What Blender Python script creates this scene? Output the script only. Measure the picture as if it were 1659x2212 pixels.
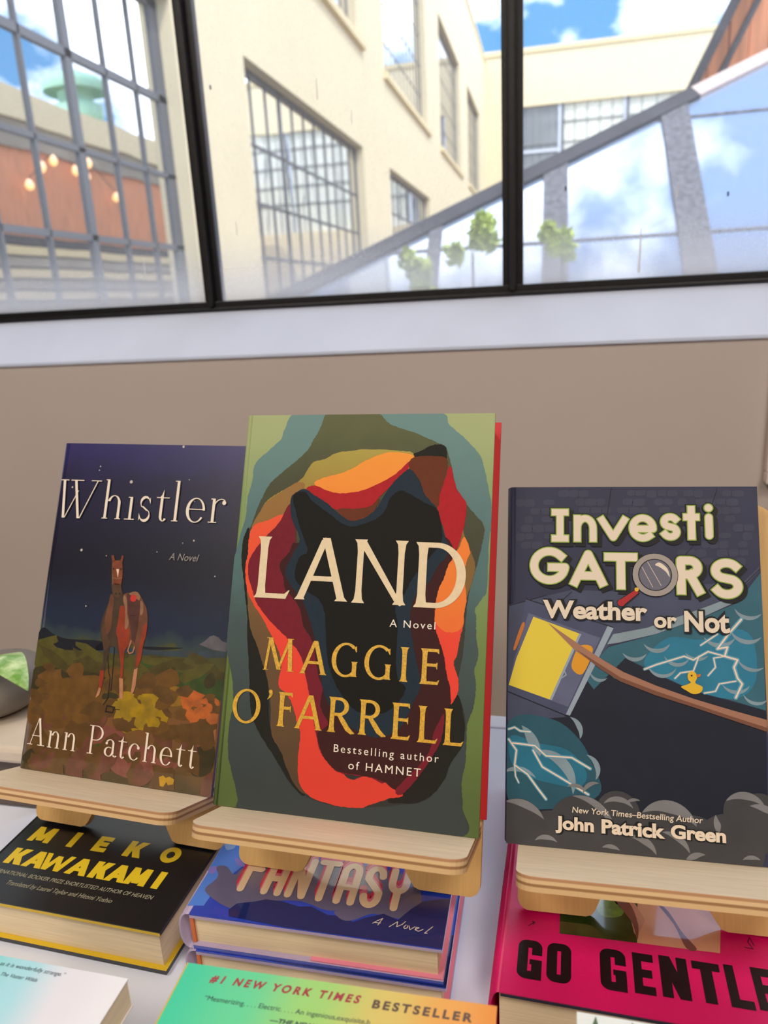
import bpy, math, random, json
from mathutils import Vector, Matrix

for _o in list(bpy.data.objects):
    bpy.data.objects.remove(_o)
SC = bpy.context.scene
COL = SC.collection
CAMZ = 1.148                      # camera height above the shop floor

# ------------------------------------------------------------------ camera
cd = bpy.data.cameras.new('camera')
cam = bpy.data.objects.new('camera', cd)
COL.objects.link(cam)
CAM_R = (0.976117, 0.211035, -0.051578)
CAM_D = (0.009641, -0.279263, -0.960166)
CAM_F = (-0.217033, 0.936737, -0.274627)

cam.matrix_world = Matrix((
    (CAM_R[0], -CAM_D[0], -CAM_F[0], 0.0),
    (CAM_R[1], -CAM_D[1], -CAM_F[1], 0.0),
    (CAM_R[2], -CAM_D[2], -CAM_F[2], CAMZ),
    (0, 0, 0, 1)))
cd.sensor_fit = 'VERTICAL'
cd.sensor_height = 36.0
cd.lens = 36.0 * 1600.0 / 2212.0
cd.clip_start = 0.01
cd.clip_end = 300
cd.dof.use_dof = True
cd.dof.focus_distance = 0.46
cd.dof.aperture_fstop = 9.0
SC.camera = cam

# ------------------------------------------------------------------ colour management
vs = SC.view_settings
SC.display_settings.display_device = 'sRGB'
vs.view_transform = 'Standard'
vs.look = 'None'
vs.exposure = 0.5
vs.gamma = 1.0
vs.use_curve_mapping = False
SC.cycles.max_bounces = 8
SC.cycles.diffuse_bounces = 4
SC.cycles.glossy_bounces = 4
SC.cycles.transparent_max_bounces = 12
SC.cycles.caustics_reflective = False
SC.cycles.caustics_refractive = False
SC.cycles.sample_clamp_indirect = 4.0
SC.cycles.use_denoising = True

# ------------------------------------------------------------------ sky and sun
SKY_STRENGTH = 3.2
SUN_STRENGTH = 1.9
SUN_TO = Vector((0.42, -0.5, 0.82)).normalized()
LAMP_WATTS = 27.0
LAMP_COLOUR = (1.0, 0.90, 0.79)


def lin(c):
    out = []
    for v in c:
        v /= 255.0
        out.append(v / 12.92 if v <= 0.04045 else ((v + 0.055) / 1.055) ** 2.4)
    return tuple(out)


world = bpy.data.worlds.new('sky')
SC.world = world
world.use_nodes = True
nt = world.node_tree
nt.nodes.clear()
w_out = nt.nodes.new('ShaderNodeOutputWorld')
w_bg = nt.nodes.new('ShaderNodeBackground')
w_tc = nt.nodes.new('ShaderNodeTexCoord')
w_sep = nt.nodes.new('ShaderNodeSeparateXYZ')
w_map = nt.nodes.new('ShaderNodeMapping')
w_map.inputs['Location'].default_value = (11.10, 2.0, 5.0)
w_map.inputs['Scale'].default_value = (1.0, 1.0, 1.5)
w_noise = nt.nodes.new('ShaderNodeTexNoise')
w_noise.inputs['Scale'].default_value = 3.2
w_noise.inputs['Detail'].default_value = 7.0
w_noise.inputs['Roughness'].default_value = 0.52
w_ramp = nt.nodes.new('ShaderNodeValToRGB')
w_ramp.color_ramp.elements[0].position = 0.47
w_ramp.color_ramp.elements[1].position = 0.56
w_blue = nt.nodes.new('ShaderNodeValToRGB')
w_blue.color_ramp.elements[0].position = 0.15
w_blue.color_ramp.elements[0].color = (*lin((61, 104, 142)), 1)
w_blue.color_ramp.elements[1].position = 0.95
w_blue.color_ramp.elements[1].color = (*lin((36, 75, 126)), 1)
w_mix = nt.nodes.new('ShaderNodeMix')
w_mix.data_type = 'RGBA'
w_mix.inputs['B'].default_value = (1.0, 1.06, 1.17, 1)
w_bg.inputs['Strength'].default_value = SKY_STRENGTH
L = nt.links.new
L(w_tc.outputs['Generated'], w_map.inputs['Vector'])
L(w_map.outputs['Vector'], w_noise.inputs['Vector'])
L(w_noise.outputs['Fac'], w_ramp.inputs['Fac'])
L(w_tc.outputs['Generated'], w_sep.inputs['Vector'])
L(w_sep.outputs['Z'], w_blue.inputs['Fac'])
L(w_ramp.outputs['Color'], w_mix.inputs['Factor'])
L(w_blue.outputs['Color'], w_mix.inputs['A'])
L(w_mix.outputs['Result'], w_bg.inputs['Color'])
L(w_bg.outputs['Background'], w_out.inputs['Surface'])

sd = bpy.data.lights.new('sun', 'SUN')
sd.energy = SUN_STRENGTH
sd.angle = 0.01
sd.color = (1.0, 0.95, 0.86)
sun = bpy.data.objects.new('sun', sd)
sun.rotation_euler = SUN_TO.to_track_quat('Z', 'Y').to_euler()
sun.location = (4, -6, 14)
COL.objects.link(sun)


def ceiling_lamp(loc, watts, size):
    ld = bpy.data.lights.new('ceiling_lamp_light', 'AREA')
    ld.shape = 'SQUARE'
    ld.size = size
    ld.energy = watts
    ld.color = LAMP_COLOUR
    o = bpy.data.objects.new('ceiling_lamp_light', ld)
    o.location = loc
    COL.objects.link(o)
    return o


LAMP_SPOTS = [(-1.2, -1.0), (0.9, -1.0), (-1.2, -2.6), (0.9, -2.6)]
LAMP_LIGHTS = [ceiling_lamp((x, y, 3.10), LAMP_WATTS, 0.8) for x, y in LAMP_SPOTS]

# ------------------------------------------------------------------ helpers


def tag(o, label=None, cat=None, group=None, kind=None):
    if label:
        o['label'] = label
    if cat:
        o['category'] = cat
    if group:
        o['group'] = group
    if kind:
        o['kind'] = kind
    return o


def empty(name, loc=(0, 0, 0)):
    o = bpy.data.objects.new(name, None)
    o.empty_display_size = 0.02
    o.location = loc
    COL.objects.link(o)
    return o


MATS = {}


def mat(name, rgb, rough=0.6, noise=0.0, nscale=60.0, coat=0.0, metal=0.0, spec=0.5, stretch=(1, 1, 1), bump=0.0, detail=4.0):
    if name in MATS:
        return MATS[name]
    m = bpy.data.materials.new(name)
    m.use_nodes = True
    n = m.node_tree.nodes
    b = n['Principled BSDF']
    c = lin(rgb)
    b.inputs['Base Color'].default_value = (*c, 1)
    b.inputs['Roughness'].default_value = rough
    b.inputs['Metallic'].default_value = metal
    b.inputs['Specular IOR Level'].default_value = spec
    b.inputs['Coat Weight'].default_value = coat
    b.inputs['Coat Roughness'].default_value = 0.06
    b.inputs['Coat IOR'].default_value = 1.7
    if noise or bump:
        tc = n.new('ShaderNodeTexCoord')
        mp = n.new('ShaderNodeMapping')
        mp.inputs['Scale'].default_value = stretch
        tx = n.new('ShaderNodeTexNoise')
        tx.inputs['Scale'].default_value = nscale
        tx.inputs['Detail'].default_value = detail
        lk = m.node_tree.links.new
        lk(tc.outputs['Object'], mp.inputs['Vector'])
        lk(mp.outputs['Vector'], tx.inputs['Vector'])
        if noise:
            rp = n.new('ShaderNodeValToRGB')
            rp.color_ramp.elements[0].position = 0.3
            rp.color_ramp.elements[1].position = 0.7
            rp.color_ramp.elements[0].color = (*[v * (1 - noise) for v in c], 1)
            rp.color_ramp.elements[1].color = (*[min(1, v * (1 + noise)) for v in c], 1)
            lk(tx.outputs['Fac'], rp.inputs['Fac'])
            lk(rp.outputs['Color'], b.inputs['Base Color'])
        if bump:
            bp = n.new('ShaderNodeBump')
            bp.inputs['Strength'].default_value = bump
            bp.inputs['Distance'].default_value = 0.001
            lk(tx.outputs['Fac'], bp.inputs['Height'])
            lk(bp.outputs['Normal'], b.inputs['Normal'])
    MATS[name] = m
    return m


def ramp_mat(name, axis, lo, hi, stops, rough=0.5, coat=0.0, noise=0.25, nscale=40.0, ease='EASE', bump=0.0):
    """print whose colour runs along one axis of the cover, broken up by brush noise"""
    m = bpy.data.materials.new(name)
    m.use_nodes = True
    n = m.node_tree.nodes
    lk = m.node_tree.links.new
    b = n['Principled BSDF']
    b.inputs['Roughness'].default_value = rough
    b.inputs['Coat Weight'].default_value = coat
    b.inputs['Coat Roughness'].default_value = 0.05
    tc = n.new('ShaderNodeTexCoord')
    sp = n.new('ShaderNodeSeparateXYZ')
    mr = n.new('ShaderNodeMapRange')
    mr.inputs['From Min'].default_value = lo
    mr.inputs['From Max'].default_value = hi
    tx = n.new('ShaderNodeTexNoise')
    tx.inputs['Scale'].default_value = nscale
    tx.inputs['Detail'].default_value = 5
    sb = n.new('ShaderNodeMath')
    sb.operation = 'SUBTRACT'
    sb.inputs[1].default_value = 0.5
    ml = n.new('ShaderNodeMath')
    ml.operation = 'MULTIPLY'
    ml.inputs[1].default_value = noise
    ad = n.new('ShaderNodeMath')
    ad.operation = 'ADD'
    rp = n.new('ShaderNodeValToRGB')
    rp.color_ramp.interpolation = ease
    el = rp.color_ramp.elements
    while len(el) < len(stops):
        el.new(0.5)
    for e, (p, c) in zip(el, stops):
        e.position = p
        e.color = (*lin(c), 1)
    lk(tc.outputs['Object'], sp.inputs['Vector'])
    lk(sp.outputs[axis], mr.inputs['Value'])
    lk(tc.outputs['Object'], tx.inputs['Vector'])
    lk(tx.outputs['Fac'], sb.inputs[0])
    lk(sb.outputs[0], ml.inputs[0])
    lk(mr.outputs['Result'], ad.inputs[0])
    lk(ml.outputs[0], ad.inputs[1])
    lk(ad.outputs[0], rp.inputs['Fac'])
    lk(rp.outputs['Color'], b.inputs['Base Color'])
    MATS[name] = m
    return m


class MB:
    """collects shapes; build() links them as ONE mesh object"""

    def __init__(self):
        self.v, self.f, self.mi, self.sm, self.ms = [], [], [], [], []

    def _m(self, m):
        if m not in self.ms:
            self.ms.append(m)
        return self.ms.index(m)

    def poly(self, pts, m, smooth=False):
        b = len(self.v)
        self.v += [tuple(p) for p in pts]
        self.f.append(tuple(range(b, b + len(pts))))
        self.mi.append(self._m(m))
        self.sm.append(smooth)

    def faces(self, pts, fs, m, smooth=False):
        b = len(self.v)
        self.v += [tuple(p) for p in pts]
        for f in fs:
            self.f.append(tuple(b + i for i in f))
            self.mi.append(self._m(m))
            self.sm.append(smooth)

    def box(self, a, b, m):
        x0, y0, z0 = a
        x1, y1, z1 = b
        p = [(x0, y0, z0), (x1, y0, z0), (x1, y1, z0), (x0, y1, z0), (x0, y0, z1), (x1, y0, z1), (x1, y1, z1), (x0, y1, z1)]
        self.faces(p, [(3, 2, 1, 0), (4, 5, 6, 7), (0, 1, 5, 4), (1, 2, 6, 5), (2, 3, 7, 6), (3, 0, 4, 7)], m)

    def prism(self, outline, fn0, fn1, m, edge=None):
        """outline: 2-D list; fn0/fn1 map a 2-D point to the two end caps"""
        n = len(outline)
        e = edge or m
        a = [fn0(*p) for p in outline]
        b = [fn1(*p) for p in outline]
        self.poly(a, m)
        self.poly(list(reversed(b)), m)
        for i in range(n):
            j = (i + 1) % n
            self.faces([a[j], a[i], b[i], b[j]], [(0, 1, 2, 3)], e)

    def tube(self, pts, r, m, seg=10):
        pts = [Vector(p) for p in pts]
        rs = r if isinstance(r, (list, tuple)) else [r] * len(pts)
        rings = []
        for i, p in enumerate(pts):
            d = (pts[min(i + 1, len(pts) - 1)] - pts[max(i - 1, 0)]).normalized()
            s = d.cross(Vector((0, 0, 1)))
            if s.length < 1e-4:
                s = Vector((1, 0, 0))
            s.normalize()
            t = d.cross(s)
            rings.append([p + (s * math.cos(2 * math.pi * k / seg) + t * math.sin(2 * math.pi * k / seg)) * rs[i] for k in range(seg)])
        vs_ = [q for ring in rings for q in ring]
        fs = []
        for i in range(len(pts) - 1):
            for k in range(seg):
                l = (k + 1) % seg
                fs.append((i * seg + k, i * seg + l, (i + 1) * seg + l, (i + 1) * seg + k))
        fs.append(tuple(range(seg)))
        fs.append(tuple(range((len(pts) - 1) * seg, len(pts) * seg)))
        self.faces(vs_, fs, m, True)

    def lathe(self, prof, c, m, seg=32):
        """prof: (radius, height) pairs round a vertical axis through c"""
        vs_, fs = [], []
        for r, z in prof:
            for k in range(seg):
                a = 2 * math.pi * k / seg
                vs_.append((c[0] + r * math.cos(a), c[1] + r * math.sin(a), c[2] + z))
        for i in range(len(prof) - 1):
            for k in range(seg):
                l = (k + 1) % seg
                fs.append((i * seg + k, i * seg + l, (i + 1) * seg + l, (i + 1) * seg + k))
        self.faces(vs_, fs, m, True)

    def build(self, name, parent=None, bevel=0.0):
        me = bpy.data.meshes.new(name)
        me.from_pydata(self.v, [], self.f)
        for m in self.ms:
            me.materials.append(m)
        me.polygons.foreach_set('material_index', self.mi)
        me.polygons.foreach_set('use_smooth', self.sm)
        me.update()
        o = bpy.data.objects.new(name, me)
        COL.objects.link(o)
        if parent:
            o.parent = parent
        if bevel:
            bv = o.modifiers.new('bevel', 'BEVEL')
            bv.width = bevel
            bv.segments = 2
            bv.limit_method = 'ANGLE'
        return o


def copy_tree(o, parent=None):
    c = o.copy()
    COL.objects.link(c)
    if parent:
        c.parent = parent
    for ch in o.children:
        copy_tree(ch, c)
    return c


# ------------------------------------------------------------------ lettering (2-D shapes)
def quad(x0, y0, x1, y1, wd):
    return [(x0, y0), (x0 + wd, y0), (x1 + wd, y1), (x1, y1)]


def rc(x0, y0, x1, y1):
    return [(x0, y0), (x1, y0), (x1, y1), (x0, y1)]


def ring(cx, cy, rx, ry, ix, iy, a0, a1, dx=0.0, n=28):
    out = []
    pr = None
    for i in range(n + 1):
        a = math.radians(a0 + (a1 - a0) * i / n)
        o = (cx + rx * math.cos(a), cy + ry * math.sin(a))
        q = (cx + dx + ix * math.cos(a), cy + iy * math.sin(a))
        if pr:
            out.append([pr[0], o, q, pr[1]])
        pr = (o, q)
    return out


def disc(cx, cy, r, n=20, ry=None):
    ry = ry or r
    return [(cx + r * math.cos(2 * math.pi * i / n), cy + ry * math.sin(2 * math.pi * i / n)) for i in range(n)]


def strk(pts, w, cap=True):
    ws = w if isinstance(w, (list, tuple)) else [w] * len(pts)
    out = []
    n = len(pts)
    sides = []
    for i in range(n):
        a = pts[max(i - 1, 0)]
        b = pts[min(i + 1, n - 1)]
        d = Vector((b[0] - a[0], b[1] - a[1]))
        d = d.normalized() if d.length > 0 else Vector((1, 0))
        nx, ny = -d.y * ws[i] / 2, d.x * ws[i] / 2
        sides.append(((pts[i][0] + nx, pts[i][1] + ny), (pts[i][0] - nx, pts[i][1] - ny)))
    sharp = False
    for i in range(n - 1):
        d = Vector((pts[i + 1][0] - pts[i][0], pts[i + 1][1] - pts[i][1]))
        if d.length == 0:
            continue
        d.normalize()
        q = []
        for k, wd in ((i, ws[i]), (i + 1, ws[i + 1])):
            q.append(((pts[k][0] - d.y * wd / 2, pts[k][1] + d.x * wd / 2), (pts[k][0] + d.y * wd / 2, pts[k][1] - d.x * wd / 2)))
        out.append([q[0][0], q[1][0], q[1][1], q[0][1]])
    for i in range(n):
        if cap or 0 < i < n - 1:
            out.append(disc(pts[i][0], pts[i][1], ws[i] / 2, 16))
    return out


def bez(p0, p1, p2, p3, n=12):
    return [tuple((1 - t) ** 3 * p0[k] + 3 * (1 - t) ** 2 * t * p1[k] + 3 * (1 - t) * t * t * p2[k] + t ** 3 * p3[k] for k in (0, 1)) for t in [i / n for i in range(n + 1)]]


def arc(cx, cy, rx, ry, a0, a1, n=18):
    return [(cx + rx * math.cos(math.radians(a0 + (a1 - a0) * i / n)), cy + ry * math.sin(math.radians(a0 + (a1 - a0) * i / n))) for i in range(n + 1)]


def flare(x, s, y0, y1, f):
    h = y1 - y0
    L_ = [(x - f, y0), (x - f * .9, y0 + .012 * h), (x - f * .3, y0 + .06 * h), (x, y0 + .2 * h), (x, y0 + .8 * h), (x - f * .3, y0 + .94 * h), (x - f * .9, y0 + .988 * h), (x - f, y1)]
    R_ = [(x + s + f, y1), (x + s + f * .9, y0 + .988 * h), (x + s + f * .3, y0 + .94 * h), (x + s, y0 + .8 * h), (x + s, y0 + .2 * h), (x + s + f * .3, y0 + .06 * h), (x + s + f * .9, y0 + .012 * h), (x + s + f, y0)]
    return L_ + R_


def g_roman(ch, w, h, st):
    """capitals with flared stroke ends"""
    s = st * h
    t = s * .62
    f = s * .42
    if ch == 'L':
        return [flare(f, s, 0, h, f), [(f, 0), (.90 * w, 0), (w, .14 * h), (.96 * w, .135 * h), (.86 * w, t), (f, t)]]
    if ch == 'I':
        return [flare(w / 2 - s / 2, s, 0, h, f)]
    if ch == 'A':
        ax = .54 * w
        return [[(.02 * w, 0), (.16 * w, 0), (ax + .02 * w, .93 * h), (ax - .02 * w, h), (ax - .06 * w, .97 * h)], [(w - .26 * w, 0), (w, 0), (ax + .03 * w, h), (ax - .03 * w, h), (ax - .05 * w, .95 * h)] if False else quad(w - s * 1.25, 0, ax - s * .55, h * .99, s * 1.02),
                quad(s * .1, 0, ax - s * .62, h * .96, s * .78), rc(.2 * w, .3 * h, .8 * w, .3 * h + t), [(-.01 * w, 0), (s * 1.3, 0), (s * .9, .07 * h), (s * .35, .07 * h)], [(w - s * 1.6, 0), (w + .01 * w, 0), (w - s * .45, .07 * h), (w - s * 1.2, .07 * h)]]
    if ch == 'N':
        return [flare(.07 * w, s * .78, 0, h, f), flare(w - .07 * w - s * .78, s * .78, .0, h, f), [(.05 * w, h), (.05 * w + s * 1.1, h), (w - .07 * w, .0), (w - .07 * w - s * .3, -.02 * h), (w - .07 * w - s * 1.05, .06 * h)]]
    if ch == 'D':
        cx = .42 * w
        return [flare(f, s, 0, h, f)] + ring(cx, h / 2, w - cx, h / 2, w - cx - s * 1.1, h / 2 - t, -90, 90, n=36) + [rc(f, 0, cx + .01 * w, t), rc(f, h - t, cx + .01 * w, h)]
    if ch == 'M':
        q = s * .62
        return [quad(.05 * w, 0, .15 * w, h, q), quad(w - .05 * w - s, 0, w - .17 * w - s * .6, h, s), quad(.5 * w - s * .3, .03 * h, .13 * w, h, s), quad(.5 * w - q * .5, .03 * h, w - .16 * w - q * .6, h, q),
                rc(.02 * w, 0, .05 * w + q + f, .02 * h), rc(w - .08 * w - s, 0, w, .02 * h), rc(.08 * w, h * .98, .16 * w + s, h), rc(w - .2 * w - s * .3, .98 * h, w - .06 * w, h)]
    if ch == 'G':
        return ring(.55 * w, h / 2, .55 * w, h / 2, .55 * w - s, h / 2 - t * .8, 48, 312, n=36) + [flare(w - s * 1.15, s * .95, .03 * h, .46 * h, f * .6), [(w - s * .9, .86 * h), (w - s * .35, .92 * h), (w - s * .25, .74 * h), (w - s * .45, .74 * h)], rc(.82 * w, .03 * h, .92 * w, .1 * h)]
    if ch == 'O':
        return ring(.5 * w, h / 2, .5 * w, h / 2, .5 * w - s * .95, h / 2 - t * .8, 0, 360, n=48)
    if ch in 'EF':
        o = [flare(f, s, 0, h, f), [(f, h), (f, h - t), (.82 * w, h - t), (.90 * w, h - .13 * h), (.94 * w, h - .13 * h), (.92 * w, h)], [(f, .5 * h), (f, .5 * h + t), (.8 * w, .5 * h + t), (.84 * w, .62 * h), (.87 * w, .62 * h), (.87 * w, .43 * h), (.84 * w, .43 * h), (.8 * w, .5 * h)]]
        if ch == 'E':
            o.append([(f, 0), (.92 * w, 0), (w, .14 * h), (.96 * w, .135 * h), (.86 * w, t), (f, t)])
        return o
    if ch == 'R':
        cx = .38 * w
        return [flare(f, s, 0, h, f)] + ring(cx, .735 * h, .36 * w, .265 * h, .36 * w - s, .265 * h - t, -90, 90) + [rc(f, h - t, cx + .01 * w, h), rc(f, .47 * h, cx + .01 * w, .47 * h + t)] + strk([(.40 * w, .5 * h), (.55 * w, .33 * h), (.72 * w, .13 * h), (.86 * w, .04 * h), (.98 * w, .015 * h)], [s * .8, s * 1.05, s * 1.05, s * .8, s * .2], False)
    if ch == "'":
        return strk([(.6 * w, .8 * h), (.72 * w, .62 * h), (.55 * w, .35 * h), (.1 * w, .05 * h)], [.7 * w, .6 * w, .4 * w, .1 * w])
    return [rc(0, 0, w, h)]


def g_didone(ch, w, h, s):
    """tall letters with strong stems and hairline serifs; s = stem width"""
    r = s * .3
    z = s * .62

    def ser(x, y, a=1.0, b=1.0):
        return rc(x - z * a, y, x + s + z * b, y + r) if y < h / 2 else rc(x - z * a, y - r, x + s + z * b, y)
    if ch == 'W':
        o = []
        for x0, x1, wd in ((.06, .135, s), (.34, .50, s)):
            o.append(quad(x0 * w, h, x1 * w, 0, wd))
        o.append(quad(.155 * w + s * .5, 0, .45 * w, .72 * h, r * 1.2))
        o.append(quad(.52 * w + s * .5, 0, .90 * w, h, r * 1.4))
        o += [rc(0, h - r, .2 * w, h), rc(.25 * w, h - r, .57 * w, h), rc(.75 * w, h - r, w, h)]
        return o
    if ch == 'A':
        return [quad(.13 * w, 0, .50 * w, h, r * 1.2), quad(.80 * w - s * .5, 0, .50 * w - s * .1, h, s * 1.05), rc(.22 * w, .33 * h, .75 * w, .33 * h + r), rc(0, 0, .30 * w, r), rc(.58 * w, 0, w, r)]
    if ch in 'hn':
        x0 = .14 * w
        x1 = w - .13 * w - s
        xh = h if ch == 'n' else h * .60
        o = [rc(x0, 0, x0 + s, h), ser(x0, 0), ser(x1, 0), rc(x1, 0, x1 + s, xh * .68), rc(x0 - z, h - r, x0 + s * .6, h)]
        cx = (x0 + s + x1 + s) / 2
        o += ring(cx, xh * .66, x1 + s - cx, xh * .34, x1 - cx, xh * .34 - r, 0, 165)
        return o
    if ch in 'il':
        x = w * .5 - s * .35
        return [rc(x, 0, x + s, h), rc(0, 0, w, r), rc(x - z * 1.2, h - r, x + s * .5, h)]
    if ch == 't':
        x = .32 * w
        return [rc(x, .16 * h, x + s, .80 * h), [(x + s, h), (x + s, .74 * h), (x - s * .5, .74 * h), (x + s * .35, .82 * h)], rc(0, .755 * h - r, w, .755 * h)] + ring(x + .3 * w, .17 * h, .3 * w, .17 * h, .3 * w - s, .17 * h - r, 180, 330)
    if ch == 's':
        k = s * .95
        p = arc(.50 * w, .74 * h, .36 * w, .235 * h, 20, 215, 16)
        q = arc(.50 * w, .26 * h, .38 * w, .24 * h, 35, -165, 16)
        wp = [r + (k - r) * max(0, math.sin(math.pi * min(1, i / 16 * 1.0)) - .35) / .65 for i in range(17)]
        return strk(p + q, [max(r, v) for v in wp] + [max(r, v) for v in reversed(wp)], False) + [[(.86 * w, h * .98), (.90 * w, h * .70), (.80 * w, .82 * h)], [(.08 * w, .02 * h), (.06 * w, .32 * h), (.2 * w, .14 * h)], quad(.20 * w, .60 * h, .62 * w, .42 * h, s * .9)]
    if ch == 'e':
        return ring(.5 * w, .5 * h, .5 * w, .5 * h, .5 * w - s, .5 * h - r * 1.1, 0, 325, dx=s * .12, n=36) + [rc(s * .5, .52 * h, w - s * .35, .52 * h + r)]
    if ch == 'c':
        return ring(.52 * w, .5 * h, .52 * w, .5 * h, .52 * w - s, .5 * h - r * 1.1, 45, 320, dx=s * .1, n=34) + [disc(.86 * w, .76 * h, s * .65)]
    if ch == 'r':
        x0 = .18 * w
        return [rc(x0, 0, x0 + s, h), rc(0, 0, x0 + s + z * 1.6, r), rc(x0 - z, h - r, x0 + s * .6, h)] + ring(.72 * w, .62 * h, .46 * w, .38 * h, .46 * w - s * .4, .38 * h - r, 60, 165) + [disc(.9 * w, .84 * h, s * .72)]
    if ch == 'P':
        x0 = .16 * w
        return [rc(x0, 0, x0 + s, h), rc(0, 0, x0 + s + z * 1.2, r), rc(0, h - r, .5 * w, h), rc(x0, .48 * h, .52 * w, .48 * h + r)] + ring(.5 * w, .74 * h, .5 * w, .26 * h, .5 * w - s, .26 * h - r, -90, 90)
    if ch == 'a':
        return ring(.42 * w, .74 * h, .36 * w, .26 * h, .36 * w - s, .26 * h - r, 0, 150) + [rc(.78 * w - s, .15 * h, .78 * w, .76 * h), disc(.15 * w, .76 * h, s * .6)] + ring(.38 * w, .28 * h, .38 * w, .28 * h, .38 * w - s, .28 * h - r, 55, 350) + ring(.89 * w, .13 * h, .11 * w + s * .5, .13 * h, s * .25, .13 * h - r, 190, 340)
    return [rc(0, 0, w, h)]


def g_chunky(ch, w, h, base, wd):
    """fat cartoon capitals drawn as thick strokes; base sets the centre line, wd the drawn width"""
    i = base / 2
    x0, x1, y0, y1 = i, w - i, i, h - i
    xm = w / 2
    A_ = lambda cx, cy, rx, ry, a0, a1: arc(cx, cy, rx, ry, a0, a1, 22)
    S_ = []
    if ch == 'I':
        S_ = [[(xm, y0), (xm, y1)], [(x0 * .9, y0), (w - x0 * .9, y0)], [(x0 * .9, y1), (w - x0 * .9, y1)]]
    elif ch == 'i':
        return strk([(xm, y0), (xm, h * .62)], wd) + [disc(xm, h - base * .52, wd * .55)]
    elif ch == 'n':
        S_ = [[(x0, y0), (x0, y1)], [(x0, h * .45)] + A_(xm, h * .5, x1 - xm, y1 - h * .5, 170, 0) + [(x1, y0)]]
    elif ch == 'v':
        S_ = [[(x0, y1), (xm, y0), (x1, y1)]]
    elif ch == 'e':
        S_ = [[(x0 + .1 * w, h * .47), (x1, h * .47)] + A_(xm, h / 2, x1 - xm, y1 - h / 2, -4, 310)]
    elif ch in 'sS':
        hh = h / 2
        r1 = (y1 - hh) / 2
        rx = x1 - xm
        S_ = [A_(xm, hh + r1, rx, r1, 35, 240) + [(xm, hh)] + A_(xm, hh - r1, rx, r1, 60, -150)]
    elif ch == 't':
        S_ = [[(xm, y0), (xm, y1)], [(x0, h * .66), (x1, h * .66)]]
    elif ch == 'G':
        S_ = [A_(xm, h / 2, x1 - xm, y1 - h / 2, 42, 345) + [(x1, h * .46), (xm + .06 * w, h * .46)]]
    elif ch == 'A':
        S_ = [[(x0, y0), (xm, y1), (x1, y0)], [(w * .27, h * .3), (w * .73, h * .3)]]
    elif ch == 'T':
        S_ = [[(x0, y1), (x1, y1)], [(xm, y1), (xm, y0)]]
    elif ch == 'R':
        cy = h * .70
        S_ = [[(x0, y0), (x0, y1), (xm, y1)] + A_(xm, cy, x1 - xm - .03 * w, y1 - cy, 90, -90) + [(x0, 2 * cy - y1)], [(xm, 2 * cy - y1), (x1, y0)]]
    out = []
    for p in S_:
        p = list(p)
        for a, c in ((0, 1), (-1, -2)):
            d = Vector((p[a][0] - p[c][0], p[a][1] - p[c][1]))
            d = d.normalized() * wd / 2
            p[a] = (p[a][0] + d.x, p[a][1] + d.y)
        out += strk(p, wd, False)
    return out


def g_round(ch, w, h, st):
    wd = st * h
    i = wd / 2
    x0, x1, y0, y1, xm = i, w - i, i, h - i, w / 2
    S_ = {'F': [[(x1, y1), (x0, y1), (x0, y0)], [(x0, h * .58), (x1 * .9, h * .58)]],
          'A': [[(x0, y0), (x0, h * .75)] + arc(xm, h * .75, x1 - xm, y1 - h * .75, 180, 0, 12) + [(x1, y0)], [(x0, h * .4), (x1, h * .4)]],
          'N': [[(x0, y0), (x0, y1), (x1, y0), (x1, y1)]],
          'T': [[(x0 - i * .4, y1), (x1 + i * .4, y1)], [(xm, y1), (xm, y0)]],
          'S': [arc(xm, h * .74, x1 - xm, y1 - h * .74, 0, 180, 12) + [(x0, h * .66), (x1, h * .36)] + arc(xm, h * .26, x1 - xm, h * .26 - y0, 0, -180, 12)],
          'Y': [[(x0, y1), (x0, h * .62)] + arc(xm, h * .62, x1 - xm, h * .17, 180, 360, 12) + [(x1, y1)], [(xm, h * .45), (xm, y0)]]}[ch]
    out = []
    for p in S_:
        out += strk(p, wd)
    return out


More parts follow.
